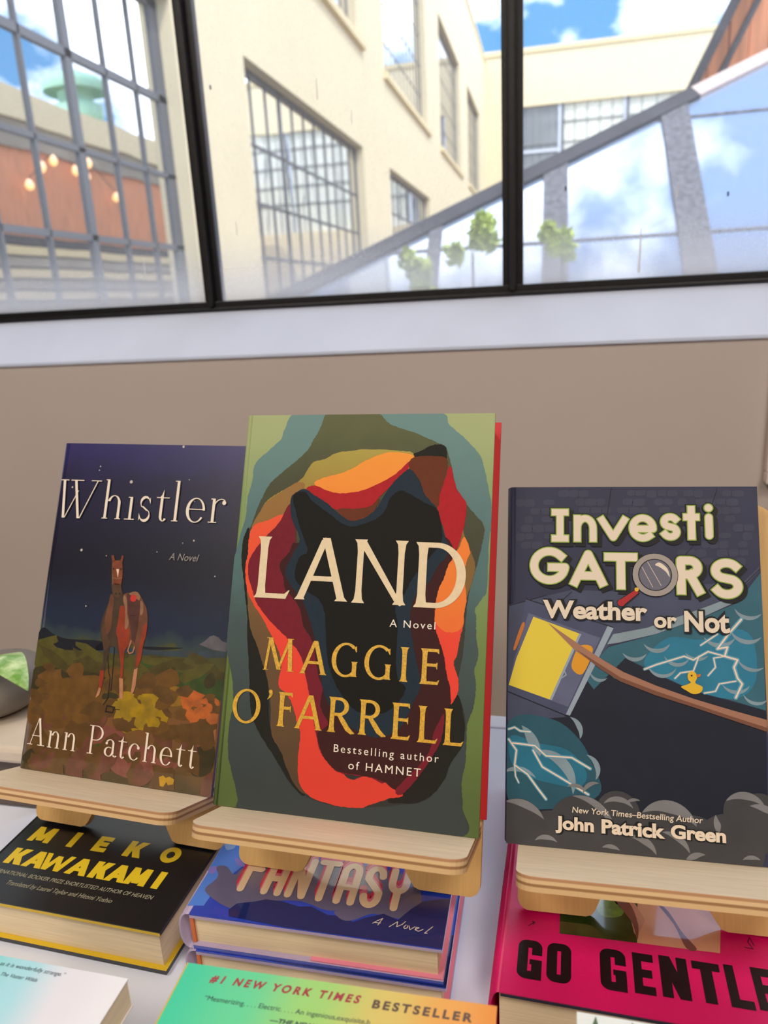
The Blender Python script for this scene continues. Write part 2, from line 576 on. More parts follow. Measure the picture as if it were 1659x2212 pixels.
def g_block(ch, w, h, st):
    s = st * h
    t = s * .8
    s = min(s, .42 * w)
    if ch == 'I':
        return [rc(w / 2 - st * h / 2, 0, w / 2 + st * h / 2, h)]
    if ch == 'E':
        return [rc(0, 0, s, h), rc(0, 0, w, t), rc(0, h - t, w, h), rc(0, h / 2 - t / 2, .9 * w, h / 2 + t / 2)]
    if ch == 'L':
        return [rc(0, 0, s, h), rc(0, 0, w, t)]
    if ch == 'T':
        return [rc(w / 2 - s / 2, 0, w / 2 + s / 2, h), rc(0, h - t, w, h)]
    if ch == 'N':
        return [rc(0, 0, s * .9, h), rc(w - s * .9, 0, w, h), quad(w - s * .95, 0, 0, h, s * .95)]
    if ch == 'K':
        return [rc(0, 0, s, h), quad(s * .5, .36 * h, w - s * 1.15, h, s * 1.15), quad(w - s * 1.15, 0, .28 * w, .55 * h, s * 1.15)]
    if ch == 'A':
        return [quad(0, 0, w / 2 - s * .5, h, s), quad(w - s, 0, w / 2 - s * .5, h, s), rc(.22 * w, .22 * h, .78 * w, .22 * h + t * .75)]
    if ch == 'M':
        q = s * .95
        return [quad(0, 0, .06 * w, h, q), quad(w - q, 0, w - q - .06 * w, h, q), quad(w / 2 - q / 2, .1 * h, .06 * w, h, q), quad(w / 2 - q / 2, .1 * h, w - q - .06 * w, h, q)]
    if ch == 'W':
        q = s * .8
        return [quad(.2 * w, 0, 0, h, q), quad(.2 * w, 0, w / 2 - q / 2, .9 * h, q), quad(.8 * w - q, 0, w / 2 - q / 2, .9 * h, q), quad(.8 * w - q, 0, w - q, h, q)]
    if ch == 'O' and w > .75 * h:
        return ring(w / 2, h / 2, w / 2, h / 2, w / 2 - s * .85, h / 2 - s * .85, 0, 360, n=40)
    if ch in 'OG':
        R = w * .36
        o = [rc(0, R, s, h - R), rc(s * .7, h - t, w - s * .7, h) if False else rc(R, h - t, w - R, h), rc(R, 0, w - R, t)]
        for cx, cy, a in ((R, h - R, 90), (R, R, 180), (w - R, R, 270), (w - R, h - R, 0)):
            o += ring(cx, cy, R, R, max(0.0, R - s), max(0.0, R - t), a, a + 90, n=8)
        if ch == 'O':
            o.append(rc(w - s, R, w, h - R))
        else:
            o += [rc(w - s, h * .62, w, h - R), rc(w - s, 0, w, h * .47), rc(w * .5, h * .37, w, h * .5)]
        return o
    return [rc(0, 0, w, h)]


_TXT = {}


def sans(txt, off=0.0, track=1.0):
    """built-in sans lettering -> (vertices, faces), baseline at 0, cap height about 0.73"""
    key = (txt, off, track)
    if key not in _TXT:
        cu = bpy.data.curves.new('lettering', 'FONT')
        cu.body = txt
        cu.offset = off
        cu.space_character = track
        cu.resolution_u = 4
        o = bpy.data.objects.new('lettering', cu)
        COL.objects.link(o)
        me = o.to_mesh()
        vs_ = [(v.co.x, v.co.y) for v in me.vertices]
        fs = [tuple(p.vertices) for p in me.polygons]
        o.to_mesh_clear()
        bpy.data.objects.remove(o)
        bpy.data.curves.remove(cu)
        _TXT[key] = (vs_, fs)
    return _TXT[key]


def smooth_loop(p, n=4):
    out = []
    k = len(p)
    for i in range(k):
        a, b, c, d = p[i - 1], p[i], p[(i + 1) % k], p[(i + 2) % k]
        for j in range(n):
            t = j / n
            out.append(tuple(.5 * (2 * b[m] + (c[m] - a[m]) * t + (2 * a[m] - 5 * b[m] + 4 * c[m] - d[m]) * t * t + (3 * b[m] - a[m] - 3 * c[m] + d[m]) * t ** 3) for m in (0, 1)))
    return out


LAY = 0.00005
STEP = 8e-7


def torn(p, amp, seed):
    rnd = random.Random(seed)
    out = []
    for i, q in enumerate(p):
        a, c = p[i - 1], p[(i + 1) % len(p)]
        d = Vector((c[0] - a[0], c[1] - a[1]))
        if d.length:
            d.normalize()
        k = rnd.uniform(-amp, amp)
        out.append((q[0] - d.y * k, q[1] + d.x * k))
    return out


def clip(poly, W, H):
    for ax, lim, sgn in ((0, 0.0, 1), (0, W, -1), (1, 0.0, 1), (1, H, -1)):
        out = []
        for i in range(len(poly)):
            a, b = poly[i - 1], poly[i]
            ia, ib = (a[ax] - lim) * sgn >= 0, (b[ax] - lim) * sgn >= 0
            if ia != ib:
                t = (lim - a[ax]) / (b[ax] - a[ax])
                out.append((a[0] + (b[0] - a[0]) * t, a[1] + (b[1] - a[1]) * t))
            if ib:
                out.append(b)
        poly = out
        if len(poly) < 3:
            return None
    return poly


def print_art(mb, ops, W, H, n0=0.0):
    """lay the printed shapes and lettering of a cover on its face (n = n0, facing -n)"""
    def put(pts, m, lay, k=0):
        if any(not (0 <= x <= W and 0 <= y <= H) for x, y in pts):
            pts = clip(list(pts), W, H)
            if not pts:
                return
        ar = sum(pts[i - 1][0] * pts[i][1] - pts[i][0] * pts[i - 1][1] for i in range(len(pts)))
        if ar < 0:
            pts = list(reversed(pts))
        mb.poly([(x, n0 - LAY * (lay + 1) - STEP * k, y) for x, y in pts], MATS[m])
    nd = 0
    for op in ops:
        k, m, lay = op[0], op[1], op[2]
        if k == 'P':
            p = [(x * 1e-5, y * 1e-5) for x, y in op[3]]
            if op[4]:
                p = smooth_loop(p, 9 if op[4] == 2 else 4)
                if op[4] == 2:
                    p = torn(p, .00022, len(p) + lay)
            put(p, m, lay)
        elif k == 'B':
            # loose brush dabs scattered over part of a painted cover
            (u0, u1, v0, v1), n, size, seed, asp = [c * 1e-5 for c in op[3]], op[4], op[5] * 1e-5, op[6], op[7]
            rnd = random.Random(seed)
            for i in range(n):
                cx, cy, s_ = rnd.uniform(u0, u1), rnd.uniform(v0, v1), size * rnd.uniform(.4, 1.3)
                th = rnd.uniform(-.5, .5) if asp > 1 else rnd.uniform(0, 3.1)
                q = []
                for j in range(9):
                    a = 2 * math.pi * j / 9
                    x, y = s_ * max(asp, 1) * math.cos(a) * rnd.uniform(.6, 1.2), s_ * math.sin(a) * rnd.uniform(.6, 1.2) / min(asp, 1)
                    q.append((cx + x * math.cos(th) - y * math.sin(th), cy + x * math.sin(th) + y * math.cos(th)))
                put(q, rnd.choice(m), lay, i % 60)
        elif k == 'S':
            for i, q in enumerate(strk([(x * 1e-5, y * 1e-5) for x, y in op[3]], op[4] * 1e-5)):
                put(q, m, lay, i)
        elif k == 'D':
            put(disc(op[3][0] * 1e-5, op[3][1] * 1e-5, op[4] * 1e-5, 28), m, lay, nd)
            nd = (nd + 1) % 40
        elif k == 'C':
            cx, cy, r, a0, a1, th = op[3][0] * 1e-5, op[3][1] * 1e-5, op[4] * 1e-5, op[5], op[6], op[7] * 1e-5
            ou = arc(cx, cy, r, r, a0, a1, 16)
            inn = []
            for i in range(17):
                t = i / 16
                q = r - th * math.sin(math.pi * t) ** .8
                a = math.radians(a0 + (a1 - a0) * t)
                inn.append((cx + q * math.cos(a), cy + q * math.sin(a)))
            put(ou + list(reversed(inn[1:-1])), m, lay, nd)
            nd = (nd + 1) % 40
        elif k == 'T':
            style, txt, (u0, u1, v0, v1), kw = op[3], op[4], [c * 1e-5 for c in op[5]], op[6]
            w, h = u1 - u0, v1 - v0
            if style == 'sans':
                vs_, fs = sans(txt, kw.get('off', 0.0), kw.get('track', 1.0))
                if not vs_:
                    continue
                xa, xb = min(v[0] for v in vs_), max(v[0] for v in vs_)
                ky = h / .729
                sh = kw.get('shear', 0.0)
                kx = (w - sh * h) / (xb - xa)
                P_ = [(u0 + (x - xa) * kx + sh * y * ky, v0 + y * ky) for x, y in vs_]
                for f in fs:
                    put([P_[i] for i in f], m, lay)
                continue
            if style == 'roman':
                ps = g_roman(txt, w, h, kw['st'])
            elif style == 'didone':
                ps = g_didone(txt, w, h, kw['sw'] * 1e-5)
            elif style == 'chunky':
                ps = g_chunky(txt, w, h, kw['st'] * 1e-5, (kw['st'] + kw['ex']) * 1e-5)
            elif style == 'block':
                ps = g_block(txt, w, h, kw['st'])
            elif style == 'round':
                ps = []
                n = len(txt)
                pitch = w / n
                for i, c in enumerate(txt):
                    ps += [[(x + i * pitch + pitch * .06, y) for x, y in q] for q in g_round(c, pitch * .86, h, kw['st'])]
            for i, q in enumerate(ps):
                put([(u0 + x, v0 + y) for x, y in q], m, lay, i % 60)


POSE = {
 'horse': {"o": [-0.36899, 0.39167, -0.3089], "R": [[0.99853, 0.040421, 0.03611], [-0.051955, 0.903608, 0.425198], [-0.015443, -0.426449, 0.90438]]},
 'land': {"o": [-0.1993, 0.3518, -0.29039], "R": [[0.999648, 0.020881, 0.016379], [-0.025914, 0.901132, 0.43277], [-0.005723, -0.433042, 0.901356]]},
 'storm': {"o": [-0.02274, 0.37118, -0.31206], "R": [[0.999879, -0.013193, -0.008209], [0.015448, 0.900789, 0.433981], [0.001669, -0.434056, 0.900884]]},
 'night': {"o": [-0.38434, 0.33007, -0.364], "R": [[0.998988, 0.0, 0.044985], [-0.044985, 0.0, 0.998988], [0.0, -1.0, 0.0]]},
 'cloud': {"o": [-0.21148, 0.32264, -0.346], "R": [[1.0, 0.0, -0.0], [0.0, 0.0, 1.0], [0.0, -1.0, 0.0]]},
 'gradient': {"o": [-0.158, 0.033, -0.29], "R": [[0.999909, 0.0, -0.0135], [0.0135, 0.0, 0.999909], [0.0, -1.0, 0.0]]},
 'pale': {"o": [-0.328, 0.024, -0.29], "R": [[0.999849, 0.0, 0.017399], [-0.017399, 0.0, 0.999849], [0.0, -1.0, 0.0]]},
 'pink': {"o": [-0.027, 0.3157, -0.362], "R": [[0.99955, 0.0, 0.029996], [-0.029996, 0.0, 0.99955], [0.0, -1.0, 0.0]]},
}
ART = {
 'horse': [
  ('P','w_hill',1,[[7,9659],[445,10015],[1292,9608],[2593,9361],[5326,9437],[5425,8787],[48,8593]],1),
  ('P','w_hill',1,[[8801,9340],[10345,9438],[11870,9513],[10371,9249],[8955,9172]],1),
  ('P','w_mist',1,[[5347,9300],[9090,9138],[12894,9400],[15235,9526],[15220,9141],[10428,8826],[5443,8673]],1),
  ('P','w_mount',2,[[13086,9862],[13492,10119],[13824,10458],[14121,10572],[14508,10448],[14782,10227],[15188,10128],[15175,9521],[14117,9595]],0),
  ('P','w_olive',1,[[144,8448],[2479,8356],[5521,8162],[5873,7621],[2685,7095],[192,7097]],1),
  ('P','w_dkolive',2,[[94,7088],[2939,7234],[5775,7383],[5763,6584],[2945,5505],[292,5121]],1),
  ('P','w_brown',3,[[223,5114],[1841,6319],[5429,7008],[6146,5828],[5298,4385],[3062,3123],[281,3156]],1),
  ('P','w_green',2,[[8682,8332],[11498,8474],[13557,8110],[15349,8059],[15314,6320],[13257,6545],[11437,7024],[9322,7490]],1),
  ('P','w_dkolive',4,[[10690,7842],[11291,8121],[11740,7607],[11172,7109]],1),
  ('P','w_dkolive',4,[[13761,7470],[14305,8070],[14641,7337],[14073,6954]],1),
  ('P','w_gold',3,[[9000,7010],[10669,7060],[12104,6759],[13039,6304],[11889,5529],[9570,5729],[8710,6310]],1),
  ('P','w_yellow',4,[[6868,5450],[8260,5817],[9523,6057],[10847,5750],[11387,5038],[11192,4142],[10252,3600],[9213,3702],[8097,3355],[7583,4184],[7712,5090]],1),
  ('P','w_orange',4,[[12147,6433],[12723,6820],[13686,6588],[14504,6454],[15087,6189],[15010,5319],[14004,5535],[13122,5659],[12837,4976],[12398,5473]],1),
  ('P','w_salmon',3,[[13747,5616],[15039,6076],[15053,4465],[15002,3393],[14096,3822],[13354,4815]],1),
  ('P','w_rose',3,[[4415,3162],[6205,3698],[8097,3355],[7456,2399],[5642,2185],[4520,2501]],1),
  ('P','w_rose',3,[[7505,2074],[9996,2698],[12586,2144],[11516,835],[9044,411],[7426,858]],1),
  ('P','w_green',4,[[5380,2154],[6925,2447],[6847,1225],[5585,849],[4924,1655]],1),
  ('P','w_dkolive',3,[[13140,2639],[15015,3288],[14982,1592],[13692,1218]],1),
  ('P','w_bright',5,[[11208,795],[11502,940],[11707,806],[12004,918],[12369,784],[12314,458],[11955,358],[11804,551],[11602,206],[11349,226]],0),
  ('P','w_dkolive',3,[[594,1363],[2592,1826],[3867,1528],[3497,479],[339,425]],1),
  ('D','w_star',3,[10064,23822],93),
  ('D','w_star',3,[6112,21102],122),
  ('D','w_star',3,[3326,22205],56),
  ('D','w_star',3,[3273,21904],42),
  ('D','w_star',3,[10842,21394],39),
  ('D','w_star',3,[2665,15872],97),
  ('D','w_star',3,[11769,17016],64),
  ('D','w_star',3,[10916,16798],39),
  ('D','w_star',3,[3682,11825],54),
  ('D','w_star',3,[8942,16061],39),
  ('D','w_star',3,[4829,15554],41),
  ('D','w_star',3,[13716,14598],50),
  ('D','w_star',3,[1131,20556],72),
  ('D','w_star',3,[11460,19839],39),
  ('D','w_star',3,[7893,18616],54),
  ('B',['w_olive','w_olive2'],3,[0,15200,7500,8600],26,380,3,4.5),
  ('B',['w_brown','w_brown2'],4,[0,15200,3600,7300],46,620,5,1.8),
  ('B',['w_brown2','w_rose2','w_brown2'],4,[0,15200,0,4200],50,640,8,0.55),
  ('B',['w_yellow','w_yellow2'],5,[7400,10400,4200,6000],24,460,9,1.3),
  ('B',['w_orange','w_orange2'],5,[12600,14700,4600,6200],10,420,10,1.3),
  ('P','h_dark',6,[[5385,15609],[5388,15156],[5490,14259],[5575,13479],[5771,12821],[5629,12476],[5411,11793],[5192,11111],[5116,10551],[5265,9791],[5507,9262],[5652,8727],[5712,7916],[5629,7419],[5603,6551],[5514,5680],[5796,5709],[5963,6694],[5942,7665],[6095,8331],[6088,9093],[6578,9134],[6915,8566],[7158,7777],[7249,8866],[7567,9273],[7511,10520],[7206,11318],[7086,12135],[6880,12674],[6659,12881],[6417,13310],[6409,14147],[6238,14867],[6291,15602],[6132,15368],[5604,15225],[5449,15613]],0),
  ('P','h_side',7,[[6722,12885],[6962,12985],[7273,13033],[7829,13126],[8055,12865],[8281,12605],[8675,12030],[8863,11443],[8921,10632],[8844,10030],[8766,9268],[8744,8459],[8587,7909],[8589,7374],[8488,6141],[8259,6011],[8260,7076],[8291,7721],[8239,8952],[7915,9465],[7567,9273],[7342,8874],[7406,7800],[7249,8866],[6761,10461],[6852,11567]],0),
  ('P','h_red',8,[[6536,11985],[6930,11903],[7155,10711],[7547,10359],[7571,9328],[7370,8985],[7379,8067],[7450,7159],[7268,7035],[7173,7886],[6962,8679],[6665,9742],[6475,10164],[6524,10991]],1),
  ('P','h_red',8,[[8634,10772],[8884,10900],[8898,10088],[8751,9374],[8741,8566],[8544,7905],[8379,8319],[8501,9515]],1),
  ('P','h_pale',9,[[7194,7028],[7492,7002],[7626,6214],[7678,5607],[7429,5608]],0),
  ('P','h_pale',9,[[8291,7721],[8570,7854],[8573,6627],[8457,6137],[8259,6011]],0),
  ('P','h_red',9,[[5566,7413],[5893,7444],[5946,6800],[5841,6036],[5645,6070],[5593,6820]],0),
  ('P','h_pale',10,[[5652,6232],[5856,6145],[5765,5706],[5485,5462]],0),
  ('P','h_head',9,[[5428,15102],[5664,15257],[6121,15226],[6315,14871],[6398,14091],[6321,13527],[5790,13548],[5567,14095]],1),
  ('P','h_muzz',9,[[5727,13544],[6340,13528],[6520,12871],[6218,12617],[5822,12824]],1),
  ('P','h_head',9,[[5275,15603],[5477,15643],[5637,15227],[5428,15102]],0),
  ('P','h_head',9,[[6287,15630],[6136,15650],[6081,15280],[6261,15150]],0),
  ('P','h_white',11,[[5820,14645],[6063,14660],[6056,14013],[5943,14343]],0),
  ('P','h_tack',9,[[6958,13012],[7289,12924],[7993,12861],[8184,12489],[8347,12225],[8300,11674],[7385,11387],[7165,12031]],1),
  ('P','h_tack',9,[[7335,11383],[8129,11552],[8168,10845],[8093,9534],[7814,9728],[7573,10525]],0),
  ('P','h_mane',10,[[6762,12832],[7038,12464],[7166,11590],[7398,10949],[7324,10505],[7129,10545],[6996,11798],[6724,12442]],1),
  ('P','h_mane',10,[[7155,12970],[7637,13141],[8055,12865],[8040,12534],[7704,12676],[7301,12841]],1),
  ('P','h_mane',10,[[8133,12540],[8389,12283],[8442,11685],[8249,11506],[8164,12103]],1),
  ('D','h_dot',11,[7531,12653],248),
  ('D','h_rein',11,[5600,14649],70),
  ('D','h_rein',11,[6217,14663],70),
  ('S','h_mane',11,[[5592,14013],[5989,13942],[6400,14035]],58,1),
  ('S','h_mane',11,[[5593,14266],[5688,13542]],51,1),
  ('S','h_rein',11,[[5993,12836],[6060,12952],[6131,12817]],51,1),
  ('S','h_rein',11,[[6315,12830],[6341,12959],[6420,12854]],50,1),
  ('P','h_side',7,[[5643,12812],[5948,12499],[5969,11501],[6006,10401],[5692,9936],[5416,10907],[5521,11912]],1),
  ('P','h_muzz',8,[[5245,10341],[5450,10688],[5772,9833],[6106,9313],[5739,8790],[5490,9370]],1),
  ('P','h_tack',10,[[7518,11342],[8101,11440],[8047,10290],[7915,9899],[7732,10211]],0),
  ('S','h_pale',11,[[7773,9670],[7613,8952],[7764,8776],[8031,8880],[8100,9265]],87,1),
  ('S','h_rein',8,[[6492,9073],[6616,7188],[6651,6117]],62,1),
  ('S','h_rein',8,[[6039,8489],[6272,7371],[6461,6957],[6482,5564],[6181,5053]],63,1),
  ('S','h_rein',8,[[6500,5033],[6435,4627],[7003,4607],[7133,4993],[6500,5033]],87,1),
  ('S','h_rein',8,[[6964,4869],[7525,4875]],49,1),
  ('S','w_dkolive',5,[[6155,5638],[6636,5794],[7085,5733]],372,1),
  ('T','w_shadow',12,'didone','W',[184,3737,18177,21079],{'sw': 212}),
  ('T','w_cream',14,'didone','W',[113,3668,18211,21114],{'sw': 212}),
  ('T','w_shadow',12,'didone','h',[3992,5777,18250,21188],{'sw': 212}),
  ('T','w_cream',14,'didone','h',[3924,5710,18283,21224],{'sw': 212}),
  ('T','w_shadow',12,'didone','i',[6005,6814,18260,19936],{'sw': 212}),
  ('T','w_cream',14,'didone','i',[5938,6747,18294,19970],{'sw': 212}),
  ('T','w_shadow',12,'didone','s',[7109,8148,18199,20005],{'sw': 212}),
  ('T','w_cream',14,'didone','s',[7043,8083,18233,20039],{'sw': 212}),
  ('T','w_shadow',12,'didone','t',[8501,9549,18242,20566],{'sw': 212}),
  ('T','w_cream',14,'didone','t',[8436,9484,18275,20600],{'sw': 212}),
  ('T','w_shadow',12,'didone','l',[9866,10373,18288,21246],{'sw': 212}),
  ('T','w_cream',14,'didone','l',[9802,10309,18321,21280],{'sw': 212}),
  ('T','w_shadow',12,'didone','e',[10959,12452,18257,20054],{'sw': 212}),
  ('T','w_cream',14,'didone','e',[10896,12390,18289,20088],{'sw': 212}),
  ('T','w_shadow',12,'didone','r',[12776,14021,18317,20042],{'sw': 212}),
  ('T','w_cream',14,'didone','r',[12714,13960,18350,20075],{'sw': 212}),
  ('T','w_grey',14,'sans','A Novel',[10006,12365,15552,16079],{'shear': 0.25}),
  ('T','w_cream',14,'didone','A',[407,1845,1727,3607],{'sw': 158}),
  ('T','w_cream',14,'didone','n',[2015,3121,1695,2844],{'sw': 158}),
  ('T','w_cream',14,'didone','n',[3326,4448,1679,2878],{'sw': 158}),
  ('T','w_cream',14,'didone','P',[5377,6546,1678,3611],{'sw': 158}),
  ('T','w_cream',14,'didone','a',[6734,7721,1659,2816],{'sw': 158}),
  ('T','w_cream',14,'didone','t',[7797,8470,1642,3176],{'sw': 158}),
  ('T','w_cream',14,'didone','c',[8648,9517,1631,2766],{'sw': 158}),
  ('T','w_cream',14,'didone','h',[9749,10913,1656,3588],{'sw': 158}),
  ('T','w_cream',14,'didone','e',[11099,12044,1606,2812],{'sw': 158}),
  ('T','w_cream',14,'didone','t',[12302,12969,1670,3163],{'sw': 158}),
  ('T','w_cream',14,'didone','t',[13189,13829,1644,3183],{'sw': 158}),
 ],
 'land': [
  ('P','l_teal',1,[[3334,24743],[2690,23594],[2477,22942],[1666,22159],[859,21309],[759,20206],[557,19172],[516,17764],[234,16486],[-38,14714],[-38,13095],[2,11372],[26,9546],[282,8599],[688,7195],[817,5906],[675,4721],[773,3104],[1058,2212],[1403,1335],[1672,571],[2139,-298],[7019,-263],[15064,-102],[15320,1545],[15209,2797],[15378,3984],[15387,5056],[15395,6137],[15693,7032],[15806,8354],[15661,9114],[15849,10015],[15681,11345],[15644,12245],[15568,12694],[15995,13398],[16205,13864],[16220,16396],[16307,18033],[16227,19210],[15740,21233],[15475,21956],[14853,22684],[14354,23175],[13477,23920],[12894,24647],[8962,24738],[5597,24747]],2),
  ('P','l_olive',3,[[5597,24747],[5149,23713],[4693,22811],[4348,22167],[3361,21262],[2615,20614],[2001,19965],[1544,19061],[1223,18162],[915,17139],[516,16369],[504,15111],[759,13875],[1012,12652],[1261,11442],[1378,10236],[1736,7867],[1980,6002],[2324,5099],[2918,4229],[3910,3068],[4619,2124],[5421,1427],[6436,984],[8137,790],[10476,1053],[12747,1521],[13621,2096],[14250,3015],[14544,3901],[15169,4928],[15279,6235],[15073,7089],[14695,7937],[14945,9953],[15041,11645],[15138,13355],[15525,15096],[15813,16498],[15910,17553],[15394,18246],[14779,18944],[14145,19891],[13786,21217],[13367,22438],[12807,22746],[11553,23306],[9771,23943],[8837,24714],[7163,24756]],2),
  ('P','l_dark',4,[[807,17136],[516,16369],[504,15111],[759,13875],[1012,12652],[1261,11442],[1378,10236],[1736,7867],[1980,6002],[2324,5099],[2918,4229],[3910,3068],[5026,1719],[5935,1150],[5582,2447],[4254,3442],[3350,5074],[2992,7607],[2163,9565],[1347,11934],[1026,13887],[920,16381]],2),
  ('P','l_dark',4,[[13468,21581],[13367,22438],[12691,22622],[11975,22312],[11139,21876],[11392,21753],[13348,21580]],2),
  ('P','l_dark',4,[[14761,7722],[15223,6230],[15169,4928],[14544,3901],[14250,3015],[13621,2096],[12747,1521],[11727,1375],[11028,1491],[12656,3172],[13565,5429],[14170,7014]],2),
  ('P','l_ochre',5,[[1144,12659],[1517,10849],[2163,9565],[2499,8753],[2992,7607],[3320,6113],[3528,4515],[4254,3442],[4998,2051],[5926,1260],[7106,1718],[6624,4797],[5862,8171],[3850,10987],[2133,12708],[1327,13529],[1066,13888]],2),
  ('P','l_gold',5,[[1050,17143],[1493,18168],[1959,18941],[2844,19530],[4104,20311],[4805,21401],[5571,21660],[6577,22110],[8485,22304],[10376,22221],[11382,21939],[10488,20327],[7583,18800],[4182,19362],[3324,18588],[2993,17824],[2086,17549]],2),
  ('P','l_ochre',6,[[1050,17143],[1493,18168],[1965,18878],[2849,19466],[3856,20117],[4403,19871],[3451,18654],[3120,17890],[2082,17600]],2),
  ('P','l_gold',5,[[14615,17340],[14813,16817],[15158,16127],[15458,15325],[15377,14514],[15024,13350],[14683,13218],[14162,14460],[14320,16097]],2),
  ('P','l_flame',7,[[3109,18016],[2080,17612],[1172,17273],[908,16507],[923,15377],[833,14499],[1097,13148],[1653,12195],[2245,11497],[2701,10799],[3527,9535],[3801,8608],[3713,7427],[4332,6893],[4767,6234],[5093,5342],[5372,4683],[5343,3547],[5399,2428],[5646,1673],[6427,1093],[7896,818],[9319,847],[10005,1108],[11025,1544],[11840,1795],[11570,2088],[10731,2540],[9782,2714],[7982,2914],[5017,9281],[3329,13987],[3311,17205]],2),
  ('P','l_amber',7,[[5039,20108],[5663,20456],[7178,20913],[8527,21676],[9883,22120],[11383,21914],[11040,21442],[10222,20632],[9510,20068],[8659,19685],[7289,19352],[6261,19397],[5462,19697]],2),
  ('P','l_amber',7,[[14750,16932],[15137,16068],[14933,15420],[14858,14491],[15047,13351],[14949,12433],[14817,11519],[13966,11241],[13179,11878],[13085,12561],[13261,13724],[13572,14551],[13773,15258],[14102,15738],[14484,16337]],2),
  ('P','l_flame',6,[[14859,11861],[14780,11065],[14603,9930],[14453,9473],[14783,8496],[14756,7832],[14391,7142],[14179,8007],[13971,8769],[13744,9872],[13410,10753],[13196,11536],[13190,12337],[14148,12275]],2),
  ('P','l_red',8,[[4529,19620],[5052,19943],[6252,19522],[7280,19476],[8650,19808],[10218,20694],[11157,21567],[11007,20948],[10015,19952],[9316,19203],[8728,18638],[6849,18388],[6194,18585],[5252,19066]],2),
  ('P','l_red',8,[[13699,21277],[14145,19891],[14779,18944],[14737,17757],[14522,16808],[14314,16214],[13843,16257],[13493,17368],[13084,18430],[12957,19752],[13401,20485]],2),
  ('P','l_wine',8,[[3451,18654],[3059,17826],[2652,17187],[1802,16284],[1107,15134],[1069,14136],[1428,13164],[1916,12208],[2928,11173],[4178,10171],[5017,9281],[5344,8366],[5688,7231],[6045,5882],[6355,4772],[6703,3791],[7238,3173],[7998,2695],[9789,2605],[10738,2432],[10286,4026],[7671,7158],[6223,9948],[4722,12837],[4263,15252],[3925,17722]],2),
  ('P','l_maroon',9,[[4500,16308],[3922,16203],[3712,15602],[3150,14840],[3460,13993],[3653,13269],[3932,13040],[4718,12114],[5061,11058],[5704,10150],[6234,8199],[6569,7415],[6501,6377],[7068,5402],[6441,4780],[6763,3797],[7238,3173],[7994,2750],[9787,2638],[10736,2454],[11569,2110],[12647,3333],[13484,4769],[13764,5993],[14340,7028],[14327,8019],[14085,8777],[13859,9880],[13526,10761],[13231,11538],[13202,12568],[13325,13612],[13636,14438],[13890,15263],[14155,15857],[13576,16896],[10633,17890],[6910,17550]],2),
  ('P','l_wine',10,[[14021,6563],[13502,5533],[13274,4423],[12639,3495],[11452,2130],[11813,1878],[12620,2792],[13461,4117],[13972,5249]],2),
  ('P','l_rust',9,[[11413,21815],[12486,21882],[13462,21703],[13401,20485],[13149,19513],[13033,18729],[12272,19015],[11857,19978],[11321,20828],[11105,21381]],2),
  ('P','l_rust',10,[[6718,18435],[7983,18500],[8849,18702],[9382,19142],[9002,18277],[8403,17871],[7662,17668],[7137,17926]],2),
  ('P','l_navy',11,[[3540,18845],[3722,19354],[4419,19681],[5102,19314],[6051,18769],[6870,18104],[7659,17717],[8523,17960],[9231,18588],[10015,19952],[10945,20948],[11313,20976],[11837,20344],[12250,19438],[13015,18608],[13227,17955],[13576,16896],[13877,16023],[13196,15002],[12766,14166],[11876,13077],[11733,11796],[12029,10324],[12472,8659],[12664,8337],[12003,6612],[11371,5450],[10229,4904],[9025,5127],[7779,5691],[6973,6645],[6526,7643],[6144,9357],[5801,10510],[5329,11669],[4870,12603],[4019,13530],[3558,14365],[3983,15488],[4355,16489],[3728,17717]],2),
  ('P','l_black',12,[[3693,19227],[4432,19517],[5002,18936],[6094,18210],[6903,17649],[7684,17363],[8547,17594],[9394,17981],[9851,18601],[10060,19216],[10649,19691],[11275,19482],[12152,19012],[13018,18549],[13375,17364],[13357,16535],[12693,15569],[12023,14719],[11585,13996],[11161,13041],[10776,12438],[11017,11408],[11000,9686],[11199,8339],[11701,7815],[11058,6756],[10145,6232],[8949,6242],[8189,6744],[7385,7708],[6790,9052],[6551,10556],[6343,11963],[5875,12774],[4938,13330],[4236,14027],[4392,15257],[4933,15768],[4369,17110],[3998,18099]],2),
  ('T','l_cream',14,'roman','L',[1594,3962,12691,16569],{'st': 0.128}),
  ('T','l_cream',14,'roman','A',[4339,7725,12715,16635],{'st': 0.128}),
  ('T','l_cream',14,'roman','N',[7976,11420,12683,16583],{'st': 0.128}),
  ('T','l_cream',14,'roman','D',[11861,14949,12615,16529],{'st': 0.128}),
  ('T','l_white',14,'sans','A Novel',[10494,13271,11366,11827],{'track': 1.25}),
  ('T','l_foil',14,'roman','M',[2573,4641,8280,10260],{'st': 0.138}),
  ('T','l_foil',14,'roman','A',[5028,6747,8235,10258],{'st': 0.138}),
  ('T','l_foil',14,'roman','G',[7023,8656,8204,10256],{'st': 0.138}),
  ('T','l_foil',14,'roman','G',[9080,10727,8200,10248],{'st': 0.138}),
  ('T','l_foil',14,'roman','I',[11303,11738,8215,10216],{'st': 0.138}),
  ('T','l_foil',14,'roman','E',[12480,13660,8176,10233],{'st': 0.138}),
  ('T','l_foil',14,'roman','O',[829,2674,4967,7043],{'st': 0.138}),
  ('T','l_foil',14,'roman',"'",[3061,3407,6489,7126],{'st': 0.138}),
  ('T','l_foil',14,'roman','F',[3796,4781,4991,7023],{'st': 0.138}),
  ('T','l_foil',14,'roman','A',[4960,6701,4974,6999],{'st': 0.138}),
  ('T','l_foil',14,'roman','R',[7038,8764,4961,7005],{'st': 0.138}),
  ('T','l_foil',14,'roman','R',[8944,10676,4976,7001],{'st': 0.138}),
